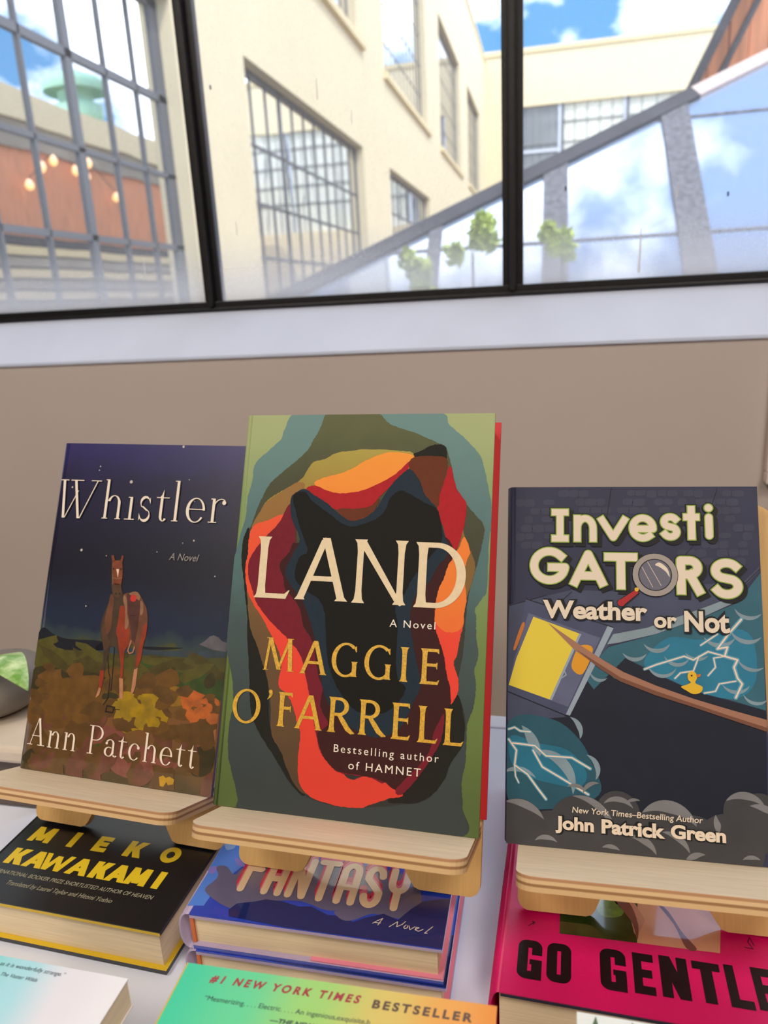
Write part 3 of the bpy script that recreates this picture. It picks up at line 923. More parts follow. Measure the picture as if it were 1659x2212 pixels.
  ('T','l_foil',14,'roman','E',[10942,12095,4910,6980],{'st': 0.138}),
  ('T','l_foil',14,'roman','L',[12521,13727,4873,6928],{'st': 0.138}),
  ('T','l_foil',14,'roman','L',[14035,15223,4858,6900],{'st': 0.138}),
  ('T','l_white',14,'sans','Bestselling author',[7542,13841,3845,4313],{'track': 1.3}),
  ('T','l_white',14,'sans','of HAMNET',[8506,12839,2959,3440],{'track': 1.25}),
 ],
 'storm': [
  ('P','g_slab',1,[[-25,11627],[42,14000],[3824,15008],[6853,14973],[13711,15796],[14569,16680],[14485,16353],[12756,14476],[11310,13678],[8706,12509],[5960,11752],[3369,7415],[23,6895]],0),
  ('S','g_line',3,[[6233,21361],[5879,19138],[5484,17874]],44,1),
  ('S','g_line',3,[[12376,21344],[11916,19966]],42,1),
  ('S','g_line',3,[[14562,16517],[12867,14748],[11312,13732],[8499,12555],[5961,11807]],40,1),
  ('S','g_line',3,[[42,13943],[2279,14629]],45,1),
  ('S','g_line',3,[[3824,14895],[2612,13737]],44,1),
  ('S','g_line',3,[[10917,17831],[9088,15691]],42,1),
  ('P','g_brick',2,[[3059,21193],[3622,21227],[3643,20839],[3081,20804]],1),
  ('P','g_brick',2,[[3712,21192],[4205,21226],[4225,20839],[3733,20804]],1),
  ('P','g_brick',2,[[4294,21191],[4795,21225],[4815,20839],[4314,20804]],1),
  ('P','g_brick',2,[[4101,20651],[4569,20687],[4589,20290],[4122,20254]],1),
  ('P','g_brick',2,[[4658,20652],[5290,20687],[5308,20291],[4678,20255]],1),
  ('P','g_brick',2,[[5378,20652],[5775,20687],[5793,20292],[5396,20257]],1),
  ('P','g_brick',2,[[3058,20111],[3608,20148],[3629,19832],[3080,19795]],1),
  ('P','g_brick',2,[[4333,20114],[4899,20151],[4918,19826],[4353,19789]],1),
  ('P','g_brick',2,[[4987,20116],[5583,20153],[5602,19840],[5007,19803]],1),
  ('P','g_brick',2,[[5670,20118],[6164,20154],[6182,19854],[5689,19817]],1),
  ('P','g_brick',2,[[3371,19575],[3974,19613],[3995,19241],[3393,19202]],1),
  ('P','g_brick',2,[[4673,19581],[5137,19618],[5156,19237],[4693,19199]],1),
  ('P','g_brick',2,[[5225,19584],[5698,19621],[5716,19218],[5244,19180]],1),
  ('P','g_brick',2,[[5785,19587],[6409,19624],[6426,19291],[5804,19253]],1),
  ('P','g_brick',2,[[10474,21178],[10970,21211],[10982,20881],[10486,20847]],1),
  ('P','g_brick',2,[[11053,21177],[11485,21210],[11494,20824],[11063,20790]],1),
  ('P','g_brick',2,[[12671,21174],[13127,21206],[13137,20902],[12681,20868]],1),
  ('P','g_brick',2,[[13208,21172],[13795,21205],[13803,20868],[13217,20834]],1),
  ('P','g_brick',2,[[10132,20653],[10577,20688],[10588,20301],[10144,20266]],1),
  ('P','g_brick',2,[[11154,20654],[11636,20688],[11648,20382],[11166,20348]],1),
  ('P','g_brick',2,[[11719,20654],[12209,20688],[12218,20327],[11728,20292]],1),
  ('P','g_brick',2,[[12291,20654],[12799,20688],[12810,20395],[12302,20361]],1),
  ('P','g_brick',2,[[12880,20654],[13468,20688],[13475,20318],[12888,20283]],1),
  ('P','g_brick',2,[[10299,20130],[10710,20166],[10723,19860],[10312,19824]],1),
  ('P','g_brick',2,[[12014,20135],[12544,20170],[12551,19777],[12023,19742]],1),
  ('P','g_brick',2,[[12625,20137],[13018,20171],[13026,19802],[12633,19767]],1),
  ('P','g_brick',2,[[13099,20138],[13562,20173],[13570,19838],[13108,19802]],1),
  ('P','g_brick',2,[[11187,19614],[11605,19650],[11616,19335],[11198,19299]],1),
  ('P','g_brick',2,[[11687,19616],[12092,19652],[12101,19294],[11696,19257]],1),
  ('P','g_brick',2,[[12752,19622],[13246,19658],[13255,19323],[12761,19287]],1),
  ('P','g_brick',2,[[10764,19094],[11287,19131],[11297,18773],[10775,18735]],1),
  ('P','g_brick',2,[[11369,19098],[11910,19136],[11919,18745],[11379,18706]],1),
  ('P','g_brick',2,[[13206,19112],[13728,19149],[13733,18761],[13212,18723]],1),
  ('P','g_brick',2,[[13808,19116],[14317,19153],[14323,18811],[13815,18773]],1),
  ('P','g_brick',2,[[12408,18594],[12984,18632],[12994,18344],[12419,18305]],1),
  ('P','g_brick',2,[[13707,18606],[14175,18644],[14180,18258],[13713,18220]],1),
  ('P','g_brick',2,[[11411,18071],[11785,18109],[11795,17765],[11422,17727]],1),
  ('P','g_brick',2,[[11866,18077],[12310,18115],[12318,17739],[11875,17700]],1),
  ('P','g_brick',2,[[12391,18083],[12854,18122],[12861,17735],[12399,17696]],1),
  ('P','g_brick',2,[[13454,18096],[13892,18134],[13900,17804],[13462,17766]],1),
  ('P','g_brick',2,[[10054,17541],[10483,17581],[10496,17280],[10067,17240]],1),
  ('P','g_brick',2,[[10566,17548],[10993,17588],[11005,17266],[10578,17226]],1),
  ('P','g_brick',2,[[11075,17556],[11573,17596],[11582,17209],[11085,17168]],1),
  ('P','g_brick',2,[[12272,17573],[12816,17614],[12823,17251],[12280,17209]],1),
  ('P','g_brick',2,[[12896,17582],[13406,17622],[13415,17304],[12905,17263]],1),
  ('P','g_brick',2,[[13486,17590],[13923,17629],[13931,17323],[13495,17283]],1),
  ('P','g_brick',2,[[9748,17024],[10146,17064],[10157,16676],[9759,16635]],1),
  ('P','g_brick',2,[[10229,17032],[10823,17075],[10833,16710],[10240,16666]],1),
  ('P','g_brick',2,[[11371,17051],[11959,17094],[11968,16753],[11381,16709]],1),
  ('P','g_brick',2,[[12623,17072],[13205,17114],[13214,16797],[12633,16754]],1),
  ('P','g_brick',2,[[13285,17083],[13752,17123],[13758,16741],[13291,16700]],1),
  ('P','g_brick',2,[[7182,21185],[7584,21219],[7601,20918],[7199,20884]],1),
  ('P','g_brick',2,[[7670,21184],[8233,21217],[8249,20917],[7687,20883]],1),
  ('P','g_brick',2,[[8319,21182],[8867,21216],[8880,20814],[8332,20779]],1),
  ('P','g_brick',2,[[8952,21181],[9434,21215],[9448,20905],[8967,20871]],1),
  ('P','g_brick',2,[[9519,21180],[10041,21213],[10053,20882],[9532,20848]],1),
  ('P','g_brick',2,[[6913,20652],[7435,20687],[7451,20353],[6930,20317]],1),
  ('P','g_brick',2,[[7521,20653],[8137,20687],[8151,20297],[7536,20261]],1),
  ('P','g_brick',2,[[8759,20653],[9230,20687],[9244,20333],[8773,20298]],1),
  ('P','g_brick',2,[[9315,20653],[9762,20688],[9776,20368],[9329,20333]],1),
  ('P','g_brick',2,[[6600,20121],[7209,20157],[7226,19835],[6618,19798]],1),
  ('P','g_brick',2,[[7296,20122],[7858,20158],[7874,19815],[7312,19778]],1),
  ('P','g_brick',2,[[7944,20124],[8331,20160],[8346,19782],[7958,19746]],1),
  ('P','g_brick',2,[[9058,20127],[9580,20163],[9594,19867],[9073,19831]],1),
  ('P','g_brick',2,[[439,20603],[864,20639],[890,20247],[465,20211]],1),
  ('P','g_brick',2,[[956,20603],[1505,20639],[1530,20237],[981,20200]],1),
  ('P','g_brick',2,[[2143,20604],[2709,20639],[2732,20333],[2166,20297]],1),
  ('P','g_brick',2,[[1359,20059],[1894,20096],[1918,19732],[1384,19694]],1),
  ('P','g_brick',2,[[1985,20061],[2585,20098],[2608,19770],[2009,19732]],1),
  ('P','g_brick',2,[[986,19515],[1408,19553],[1432,19166],[1011,19128]],1),
  ('P','g_brick',2,[[2055,19521],[2619,19559],[2642,19255],[2078,19217]],1),
  ('P','g_brick',2,[[772,18973],[1376,19013],[1401,18615],[798,18575]],1),
  ('P','g_brick',2,[[1467,18978],[2113,19018],[2136,18610],[1492,18569]],1),
  ('P','g_brick',2,[[2203,18984],[2709,19023],[2732,18651],[2226,18611]],1),
  ('P','g_brick',2,[[457,18431],[913,18470],[938,18062],[483,18022]],1),
  ('P','g_brick',2,[[1004,18436],[1458,18476],[1482,18173],[1029,18133]],1),
  ('P','g_brick',2,[[2204,18448],[2721,18488],[2743,18187],[2227,18146]],1),
  ('P','g_brick',2,[[780,17897],[1325,17938],[1349,17579],[805,17536]],1),
  ('P','g_brick',2,[[1416,17905],[1969,17946],[1992,17564],[1440,17522]],1),
  ('P','g_teal',2,[[5959,11643],[8706,12509],[11307,13570],[13260,14490],[14636,16356],[14595,13464],[14539,8420],[10679,9402],[8659,10253],[6903,11032],[5085,9116],[4451,9948]],0),
  ('P','g_sky',3,[[7944,10754],[9324,12316],[11268,12282],[12804,12978],[13982,12491],[14082,10092],[12959,9001],[11176,9218],[9472,9867]],1),
  ('P','g_mist',4,[[5876,11803],[6234,12418],[8192,12870],[10287,13699],[11634,14249],[12766,14745],[13059,14484],[11308,13592],[8707,12530],[6599,11941]],0),
  ('P','g_night',1,[[3476,7421],[5959,11643],[6903,11032],[8657,10146],[10676,9297],[14539,8420],[14335,920],[129,-370],[55,7005]],0),
  ('P','g_lowteal',2,[[56,6951],[2617,7264],[4217,6191],[5048,4676],[5453,3362],[4407,2561],[2302,2083],[101,2427]],1),
  ('P','g_glow',3,[[228,6152],[1756,5821],[3578,5517],[4627,4334],[4203,3473],[2619,3562],[1225,3878],[242,4655]],1),
  ('C','g_cloud',4,[455,5309],1526,-10,75,610),
  ('C','g_cloud',4,[2299,3747],1712,-25,115,620),
  ('C','g_cloud',4,[690,3207],1188,30,140,302),
  ('C','g_cloud',4,[3688,6688],749,-40,90,321),
  ('C','g_cloud',4,[4629,4542],787,-50,90,315),
  ('C','g_cloud',5,[7436,11594],735,200,340,231),
  ('C','g_cloud',5,[8700,12184],780,200,345,249),
  ('C','g_cloud',5,[9816,11370],714,190,340,224),
  ('C','g_cloud',5,[12193,12743],909,200,340,282),
  ('C','g_cloud',5,[13704,13010],900,190,330,260),
  ('C','g_cloud',5,[13854,14293],792,190,330,237),
  ('C','g_cloud',5,[8980,10801],824,190,345,206),
  ('C','g_cloud',5,[10948,11737],707,200,330,202),
  ('C','g_cloud',5,[13936,11334],784,190,320,215),
  ('C','g_cloud',5,[12997,10039],792,200,340,217),
  ('C','g_cloud',5,[14053,9368],686,190,330,196),
  ('C','g_cloud',5,[6578,10371],630,150,260,189),
  ('C','g_cloud',5,[5412,10101],530,180,330,190),
  ('S','g_halo',6,[[13425,13532],[12693,12655],[12061,11782],[12616,11910],[12448,11375],[13139,11195],[12925,10766],[13100,10148],[13336,9848],[12961,9052]],234,1),
  ('S','g_bolt',7,[[13425,13532],[12693,12655],[12061,11782],[12616,11910],[12448,11375],[13139,11195],[12925,10766],[13100,10148],[13336,9848],[12961,9052]],90,1),
  ('S','g_halo',6,[[12089,12633],[11157,11958]],158,1),
  ('S','g_bolt',7,[[12089,12633],[11157,11958]],61,1),
  ('S','g_halo',6,[[12448,11375],[11551,11602],[10726,11090],[10223,11281],[8669,10733],[7990,10435]],182,1),
  ('S','g_bolt',7,[[12448,11375],[11551,11602],[10726,11090],[10223,11281],[8669,10733],[7990,10435]],70,1),
  ('S','g_halo',6,[[11037,11315],[10708,10454],[9993,10315],[9679,9983]],158,1),
  ('S','g_bolt',7,[[11037,11315],[10708,10454],[9993,10315],[9679,9983]],61,1),
  ('S','g_halo',6,[[12448,11375],[11842,11244],[11925,10721],[11508,10229]],156,1),
  ('S','g_bolt',7,[[12448,11375],[11842,11244],[11925,10721],[11508,10229]],60,1),
  ('S','g_halo',6,[[12995,9987],[12095,9786],[11881,9359],[11277,9223]],156,1),
  ('S','g_bolt',7,[[12995,9987],[12095,9786],[11881,9359],[11277,9223]],60,1),
  ('S','g_halo',6,[[99,5929],[564,5317],[462,4458],[1225,3983],[1766,3289],[2301,2653]],198,1),
  ('S','g_bolt',7,[[99,5929],[564,5317],[462,4458],[1225,3983],[1766,3289],[2301,2653]],76,1),
  ('S','g_halo',6,[[93,6521],[443,6650],[774,6455],[1374,6438]],172,1),
  ('S','g_bolt',7,[[93,6521],[443,6650],[774,6455],[1374,6438]],66,1),
  ('S','g_halo',6,[[342,5730],[1648,5654],[2297,5114],[3789,5110],[4838,4557]],198,1),
  ('S','g_bolt',7,[[342,5730],[1648,5654],[2297,5114],[3789,5110],[4838,4557]],76,1),
  ('S','g_halo',6,[[1542,5381],[2084,4466],[3256,3870],[4203,3369],[4723,3100]],197,1),
  ('S','g_bolt',7,[[1542,5381],[2084,4466],[3256,3870],[4203,3369],[4723,3100]],76,1),
  ('S','g_halo',6,[[462,4458],[522,3827],[709,3472]],142,1),
  ('S','g_bolt',7,[[462,4458],[522,3827],[709,3472]],54,1),
  ('P','g_cabin',6,[[9,9351],[1074,14393],[6239,12823],[3498,7508],[15,8747]],0),
  ('P','g_edge',7,[[5909,12889],[6260,12780],[3691,7519],[3455,7580]],0),
  ('P','g_door',8,[[1225,13526],[5485,12171],[3585,8016],[89,9135],[408,10753]],0),
  ('P','g_yellow',9,[[1527,13310],[4357,12349],[2616,8361],[67,9134],[519,10757]],0),
  ('P','g_edge',10,[[4249,12389],[4378,12350],[2638,8363],[2508,8399]],0),
  ('P','g_pane',10,[[4353,11688],[5051,11497],[4451,10002],[3807,10298],[3973,11125]],1),
  ('P','g_rust',10,[[816,12836],[995,12764],[514,11391],[336,11384]],1),
  ('S','g_line',10,[[1074,14393],[6239,12823]],45,1),
  ('S','g_line',10,[[3498,7508],[15,8747]],43,1),
  ('S','g_edge',11,[[3266,9728],[3482,9902],[3375,10115]],65,1),
  ('P','g_pole',12,[[2392,12968],[4245,11739],[5632,10869],[6786,10219],[8644,9509],[10664,8878],[12641,8365],[14557,7912],[14550,7304],[12526,7896],[10452,8502],[8531,9028],[6569,9726],[5415,10425],[4028,11346]],0),
  ('P','g_poledk',13,[[4028,11456],[5523,10560],[6624,9889],[8586,9210],[10506,8640],[12580,8032],[14548,7476],[14548,7253],[12524,7844],[10450,8449],[8530,8975],[6568,9672],[5414,10371]],0),
  ('P','g_duck',14,[[9993,9524],[10272,9328],[10671,9140],[11077,9265],[11167,9583],[10790,9774],[10900,10095],[10807,10375],[10555,10426],[10378,10228],[10410,9934],[10538,9793],[10281,9644]],1),
  ('P','g_rust',15,[[10854,10250],[11108,10315],[11084,10156],[10880,10083]],0),
  ('D','g_line',15,[10599,10186],51),
  ('D','g_grey',8,[707,968],1605),
  ('D','g_grey',8,[2622,263],1785),
  ('D','g_grey',8,[4295,1172],1872),
  ('D','g_grey',8,[6366,2209],1224),
  ('D','g_grey',8,[5832,348],1938),
  ('D','g_grey',8,[8055,449],1900),
  ('D','g_grey',8,[9074,1532],1600),
  ('D','g_grey',8,[10434,762],1666),
  ('D','g_grey',8,[12374,839],1824),
  ('D','g_grey',8,[13213,2770],1152),
  ('D','g_grey',8,[14036,3034],855),
  ('D','g_grey',8,[13745,1739],1140),
  ('C','g_cloud2',9,[707,968],1583,20,120,449),
  ('C','g_cloud2',9,[4295,1172],1851,0,105,395),
  ('C','g_cloud2',9,[2306,-71],742,30,150,275),
  ('C','g_cloud2',9,[6366,2209],917,20,150,306),
  ('C','g_cloud2',9,[3992,3043],624,20,140,228),
  ('C','g_cloud2',9,[5037,3227],618,60,190,247),
  ('C','g_cloud2',9,[9074,1532],1600,10,150,700),
  ('C','g_cloud2',9,[7288,2588],505,50,160,181),
  ('C','g_cloud2',9,[7448,96],1000,0,120,400),
  ('C','g_cloud2',9,[9146,350],1089,0,110,356),
  ('C','g_cloud2',9,[10696,-289],735,60,170,333),
  ('C','g_cloud2',9,[13213,2770],1132,20,150,422),
  ('C','g_cloud2',9,[14003,2248],1056,20,120,384),
  ('C','g_cloud2',9,[12419,2114],872,150,230,368),
  ('C','g_cloud2',9,[13485,-25],570,40,150,228),
  ('C','g_cloud2',9,[5929,-143],606,30,140,242),
  ('T','g_ink',16,'chunky','I',[2790,3873,17727,19897],{'st': 522,'ex': 108}),
  ('T','g_ink',16,'chunky','I',[2584,3671,17916,20091],{'st': 522,'ex': 108}),
  ('T','g_lime',17,'chunky','I',[2584,3671,17916,20091],{'st': 522,'ex': 0}),
  ('T','g_bone',18,'chunky','I',[2584,3671,17916,20091],{'st': 522,'ex': -117}),
  ('T','g_ink',16,'chunky','n',[4107,5572,17745,19517],{'st': 522,'ex': 108}),
  ('T','g_ink',16,'chunky','n',[3904,5373,17933,19709],{'st': 522,'ex': 108}),
  ('T','g_lime',17,'chunky','n',[3904,5373,17933,19709],{'st': 522,'ex': 0}),
  ('T','g_bone',18,'chunky','n',[3904,5373,17933,19709],{'st': 522,'ex': -117}),
  ('T','g_ink',16,'chunky','v',[5579,7416,17834,19430],{'st': 522,'ex': 108}),
  ('T','g_ink',16,'chunky','v',[5380,7221,18021,19621],{'st': 522,'ex': 108}),
  ('T','g_lime',17,'chunky','v',[5380,7221,18021,19621],{'st': 522,'ex': 0}),
  ('T','g_bone',18,'chunky','v',[5380,7221,18021,19621],{'st': 522,'ex': -117}),
  ('T','g_ink',16,'chunky','e',[7379,9071,17809,19564],{'st': 522,'ex': 108}),
  ('T','g_ink',16,'chunky','e',[7184,8881,17995,19753],{'st': 522,'ex': 108}),
  ('T','g_lime',17,'chunky','e',[7184,8881,17995,19753],{'st': 522,'ex': 0}),
  ('T','g_bone',18,'chunky','e',[7184,8881,17995,19753],{'st': 522,'ex': -117}),
  ('T','g_ink',16,'chunky','s',[9199,10424,17904,19638],{'st': 522,'ex': 108}),
  ('T','g_ink',16,'chunky','s',[9009,10237,18088,19826],{'st': 522,'ex': 108}),
  ('T','g_lime',17,'chunky','s',[9009,10237,18088,19826],{'st': 522,'ex': 0}),
  ('T','g_bone',18,'chunky','s',[9009,10237,18088,19826],{'st': 522,'ex': -117}),
  ('T','g_ink',16,'chunky','t',[10507,11533,17947,20113],{'st': 522,'ex': 108}),
  ('T','g_ink',16,'chunky','t',[10320,11348,18130,20301],{'st': 522,'ex': 108}),
  ('T','g_lime',17,'chunky','t',[10320,11348,18130,20301],{'st': 522,'ex': 0}),
  ('T','g_bone',18,'chunky','t',[10320,11348,18130,20301],{'st': 522,'ex': -117}),
  ('T','g_ink',16,'chunky','i',[11723,12283,17997,20210],{'st': 522,'ex': 108}),
  ('T','g_ink',16,'chunky','i',[11538,12101,18179,20397],{'st': 522,'ex': 108}),
  ('T','g_lime',17,'chunky','i',[11538,12101,18179,20397],{'st': 522,'ex': 0}),
  ('T','g_bone',18,'chunky','i',[11538,12101,18179,20397],{'st': 522,'ex': -117}),
  ('T','g_ink',16,'chunky','G',[1459,3913,15100,17476],{'st': 594,'ex': 108}),
  ('T','g_ink',16,'chunky','G',[1252,3712,15284,17666],{'st': 594,'ex': 108}),
  ('T','g_lime',17,'chunky','G',[1252,3712,15284,17666],{'st': 594,'ex': 0}),
  ('T','g_bone',18,'chunky','G',[1252,3712,15284,17666],{'st': 594,'ex': -117}),
  ('T','g_ink',16,'chunky','A',[3909,6103,15019,17323],{'st': 594,'ex': 108}),
  ('T','g_ink',16,'chunky','A',[3708,5908,15200,17510],{'st': 594,'ex': 108}),
  ('T','g_lime',17,'chunky','A',[3708,5908,15200,17510],{'st': 594,'ex': 0}),
  ('T','g_bone',18,'chunky','A',[3708,5908,15200,17510],{'st': 594,'ex': -117}),
  ('T','g_ink',16,'chunky','T',[5901,7928,14879,17191],{'st': 594,'ex': 108}),
  ('T','g_ink',16,'chunky','T',[5704,7736,15059,17375],{'st': 594,'ex': 108}),
  ('T','g_lime',17,'chunky','T',[5704,7736,15059,17375],{'st': 594,'ex': 0}),
  ('T','g_bone',18,'chunky','T',[5704,7736,15059,17375],{'st': 594,'ex': -117}),
  ('T','g_ink',16,'chunky','R',[10050,11629,14665,17040],{'st': 594,'ex': 108}),
  ('T','g_ink',16,'chunky','R',[9864,11448,14842,17222],{'st': 594,'ex': 108}),
  ('T','g_lime',17,'chunky','R',[9864,11448,14842,17222],{'st': 594,'ex': 0}),
  ('T','g_bone',18,'chunky','R',[9864,11448,14842,17222],{'st': 594,'ex': -117}),
  ('T','g_ink',16,'chunky','S',[11975,13785,14497,16938],{'st': 594,'ex': 108}),
  ('T','g_ink',16,'chunky','S',[11794,13608,14671,17117],{'st': 594,'ex': 108}),
  ('T','g_lime',17,'chunky','S',[11794,13608,14671,17117],{'st': 594,'ex': 0}),
  ('T','g_bone',18,'chunky','S',[11794,13608,14671,17117],{'st': 594,'ex': -117}),
  ('D','g_ink',19,[8686,16031],1320),
  ('D','g_ring',20,[8686,16031],1285),
  ('D','g_ink',21,[8686,16031],968),
  ('D','g_lens',22,[8686,16031],915),
  ('P','g_bone',23,[[8699,16632],[8965,16776],[9394,16414],[9513,15910],[9303,16228],[8959,16498]],1),
  ('S','g_bolt',23,[[7947,16479],[8540,15290]],26,1),
  ('S','g_bolt',23,[[8262,16810],[9022,15394]],26,1),
  ('P','g_ink',21,[[7615,15212],[7786,14903],[6846,14069],[6469,14407]],0),
  ('P','g_red',22,[[7596,15138],[7716,14920],[6821,14141],[6541,14409]],0),
  ('D','g_red',22,[6717,14304],211),
  ('D','g_duck',23,[7614,15129],123),
  ('T','g_ink',24,'sans','Weather',[2100,8200,13305,14377],{'off': 0.1}),
  ('T','g_bone',25,'sans','Weather',[2100,8200,13305,14377],{'off': 0.035}),
  ('T','g_ink',24,'sans','or',[8561,9856,12924,13830],{'off': 0.1}),
  ('T','g_bone',25,'sans','or',[8561,9856,12924,13830],{'off': 0.035}),
  ('T','g_ink',24,'sans','Not',[10269,12762,12766,13950],{'off': 0.1}),
  ('T','g_bone',25,'sans','Not',[10269,12762,12766,13950],{'off': 0.035}),
  ('T','g_bone',25,'sans','New York Times–Bestselling Author',[3797,10987,2044,2387],{'shear': 0.12,'off': 0.01}),
  ('T','g_ink',24,'sans','John',[2843,5013,1088,1803],{'off': 0.1}),
  ('T','g_bone',25,'sans','John',[2843,5013,1088,1803],{'off': 0.04}),
  ('T','g_ink',24,'sans','Patrick',[5442,8929,1073,1828],{'off': 0.1}),
  ('T','g_bone',25,'sans','Patrick',[5442,8929,1073,1828],{'off': 0.04}),
  ('T','g_ink',24,'sans','Green',[9226,12154,1132,1853],{'off': 0.1}),
  ('T','g_bone',25,'sans','Green',[9226,12154,1132,1853],{'off': 0.04}),
 ],
 'night': [
  ('T','k_yellow',2,'block','M',[1310,3120,5390,6880],{'st': 0.34}),
  ('T','k_yellow',2,'block','I',[4600,5120,5390,6880],{'st': 0.34}),
  ('T','k_yellow',2,'block','E',[6660,7766,5390,6880],{'st': 0.34}),
  ('T','k_yellow',2,'block','K',[9195,10635,5390,6880],{'st': 0.34}),
  ('T','k_yellow',2,'block','O',[11960,13400,5390,6880],{'st': 0.34}),
  ('T','k_yellow',3,'block','K',[1230,2640,3110,4600],{'st': 0.34}),
  ('T','k_yellow',2,'block','A',[2690,4300,3110,4600],{'st': 0.34}),
  ('T','k_yellow',3,'block','W',[3900,6190,3110,4600],{'st': 0.34}),
  ('T','k_yellow',2,'block','A',[6200,7850,3110,4600],{'st': 0.34}),
  ('T','k_yellow',3,'block','K',[8030,9341,3110,4600],{'st': 0.34}),
  ('T','k_yellow',2,'block','A',[9300,10840,3110,4600],{'st': 0.34}),
  ('T','k_yellow',3,'block','M',[10800,12400,3110,4600],{'st': 0.34}),
  ('T','k_yellow',2,'block','I',[12860,13440,3110,4600],{'st': 0.34}),
  ('T','k_grey',2,'sans','INTERNATIONAL BOOKER PRIZE SHORTLISTED AUTHOR OF HEAVEN',[740,13582,2235,2574],{'shear': 0.2}),
  ('T','k_grey',2,'sans','Translated by Laurel Taylor and Hitomi Yoshio',[2897,11136,1426,1802],{'shear': 0.2}),
 ],
 'cloud': [
  ('P','f_sky',1,[[14,582],[165,6373],[1854,6631],[2191,4370],[1197,2434],[1021,743]],0),
  ('P','f_mauve',2,[[539,1903],[788,2716],[826,3251],[385,3905],[1057,4010],[1883,3417],[2396,4219],[5009,5179],[9098,5446],[12947,4980],[13968,3143],[13529,2442],[13056,1676],[11306,1773],[10216,1139],[9458,1629],[8320,1602],[6773,1989],[4903,1689],[3895,888],[3028,748],[1797,1110]],1),
  ('P','f_navy',3,[[2655,688],[2961,1216],[4026,1549],[4594,1802],[5652,1810],[6776,1590],[7515,1709],[8673,1270],[9667,1324],[10254,994],[10896,1401],[11907,1871],[12833,1564],[13409,2423],[14029,3153],[14978,3465],[16002,3709],[15769,-76],[9345,-183],[2860,221]],0),
  ('P','f_mauve',4,[[8972,1551],[9841,1614],[10276,1148],[9618,1042]],1),
  ('P','f_sky',2,[[-259,5317],[749,6062],[1641,4656],[520,3926],[-73,3650]],1),
  ('P','f_pale',3,[[37,6153],[669,6249],[908,5692],[433,5423]],1),
  ('P','f_violet',3,[[1295,4790],[1776,4677],[2262,4198],[1758,4211]],1),
  ('P','f_violet',3,[[-73,3650],[385,3905],[551,3386],[257,3251]],1),
  ('T','f_crim',5,'round','FANTASY',[2129,13082,2702,6195],{'st': 0.135}),
  ('T','f_crim',5,'round','FANTASY',[2210,13117,2519,5984],{'st': 0.135}),
  ('T','f_pink',6,'round','FANTASY',[2291,13152,2337,5774],{'st': 0.135}),
  ('T','f_cream',7,'round','FANTASY',[2388,13194,2117,5520],{'st': 0.135}),
  ('S','f_cream',7,[[6264,7149],[6305,6267]],540,1),
  ('S','f_cream',7,[[7042,7049],[7069,6173]],534,1),
  ('S','f_cream',7,[[7965,7063],[7977,6190]],528,1),
  ('S','f_cream',7,[[8802,7027],[8800,6158]],528,1),
  ('S','f_cream',7,[[9900,7007],[9880,6143]],528,1),
  ('S','f_cream',7,[[11222,6937],[11180,6080]],516,1),
  ('S','f_cream',7,[[12074,6908],[12019,6056]],516,1),
  ('S','f_line',8,[[11432,1067],[11681,1302],[11956,1503],[11851,1252],[11766,996]],46,1),
  ('S','f_line',8,[[11557,1145],[11888,1161]],46,1),
  ('S','f_line',8,[[12440,981],[12849,1414],[12866,1051],[13153,1270],[13305,1508]],46,1),
  ('S','f_line',8,[[13367,1257],[13264,1097],[13338,995],[13479,1075],[13474,1227]],46,1),
  ('S','f_line',8,[[13554,1220],[13654,970],[13905,1220]],46,1),
  ('S','f_line',8,[[13940,1017],[14145,1183],[13987,1196],[13940,1017],[14148,938],[14389,1110]],46,1),
  ('S','f_line',8,[[14903,1383],[14506,866],[14656,890]],46,1),
 ],
 'gradient': [
  ('T','n_red',2,'sans','#1 NEW YORK TIMES',[1378,8368,20302,20679],{'shear': 0.22,'off': 0.04,'track': 1.5}),
  ('T','n_grey',2,'sans','BESTSELLER',[8888,13205,20192,20588],{'shear': 0.1,'off': 0.04,'track': 1.4}),
  ('T','n_ink',2,'sans','“Mesmerizing. . . . Electric. . . . An ingenious,exquisite,b',[1536,8981,19414,19657],{}),
  ('T','n_ink',2,'sans','—THE NEW YORK',[4743,7734,18878,19089],{'shear': 0.2,'off': 0.03}),
 ],
 'pale': [
  ('T','n_ink',2,'sans','as it is wonderfully strange.”',[7499,10996,20523,20739],{'shear': 0.25}),
  ('T','n_ink',2,'sans','The Vaster Wilds',[7912,9924,20038,20233],{'shear': 0.25}),
 ],
 'pink': [
  ('T','p_ink',3,'block','G',[1158,2497,1090,3678],{'st': 0.25}),
  ('T','p_ink',3,'block','O',[2769,4098,1164,3756],{'st': 0.25}),
  ('T','p_ink',3,'block','G',[5656,7039,1251,3934],{'st': 0.25}),
  ('T','p_ink',3,'block','E',[7416,8506,1346,3960],{'st': 0.25}),
  ('T','p_ink',3,'block','N',[8832,10285,1406,4049],{'st': 0.25}),
  ('T','p_ink',3,'block','T',[10544,11964,1459,4024],{'st': 0.25}),
  ('T','p_ink',3,'block','L',[12208,13378,1475,4105],{'st': 0.25}),
  ('T','p_ink',3,'block','E',[13577,14642,1572,4199],{'st': 0.25}),
  ('P','p_leaf',1,[[3428,4498],[3418,9704],[8241,10449],[7761,4670]],0),
  ('P','p_skin',1,[[7761,4670],[8241,10449],[13408,11418],[12195,4830]],0),
  ('P','p_skin2',2,[[6476,7849],[7442,8178],[8261,6653],[8217,6109],[7703,5228],[7439,6494]],1),
  ('P','p_shade',3,[[6686,7817],[7511,7617],[7913,6050],[7775,4861],[7608,5991],[7155,6850]],1),
  ('P','p_shade',3,[[9002,8116],[9937,6443],[10414,4820],[10988,4871],[10358,5874],[9740,7347]],1),
  ('P','p_green2',2,[[5517,7666],[6583,7870],[7163,6989],[6822,6375],[5794,6313]],1),
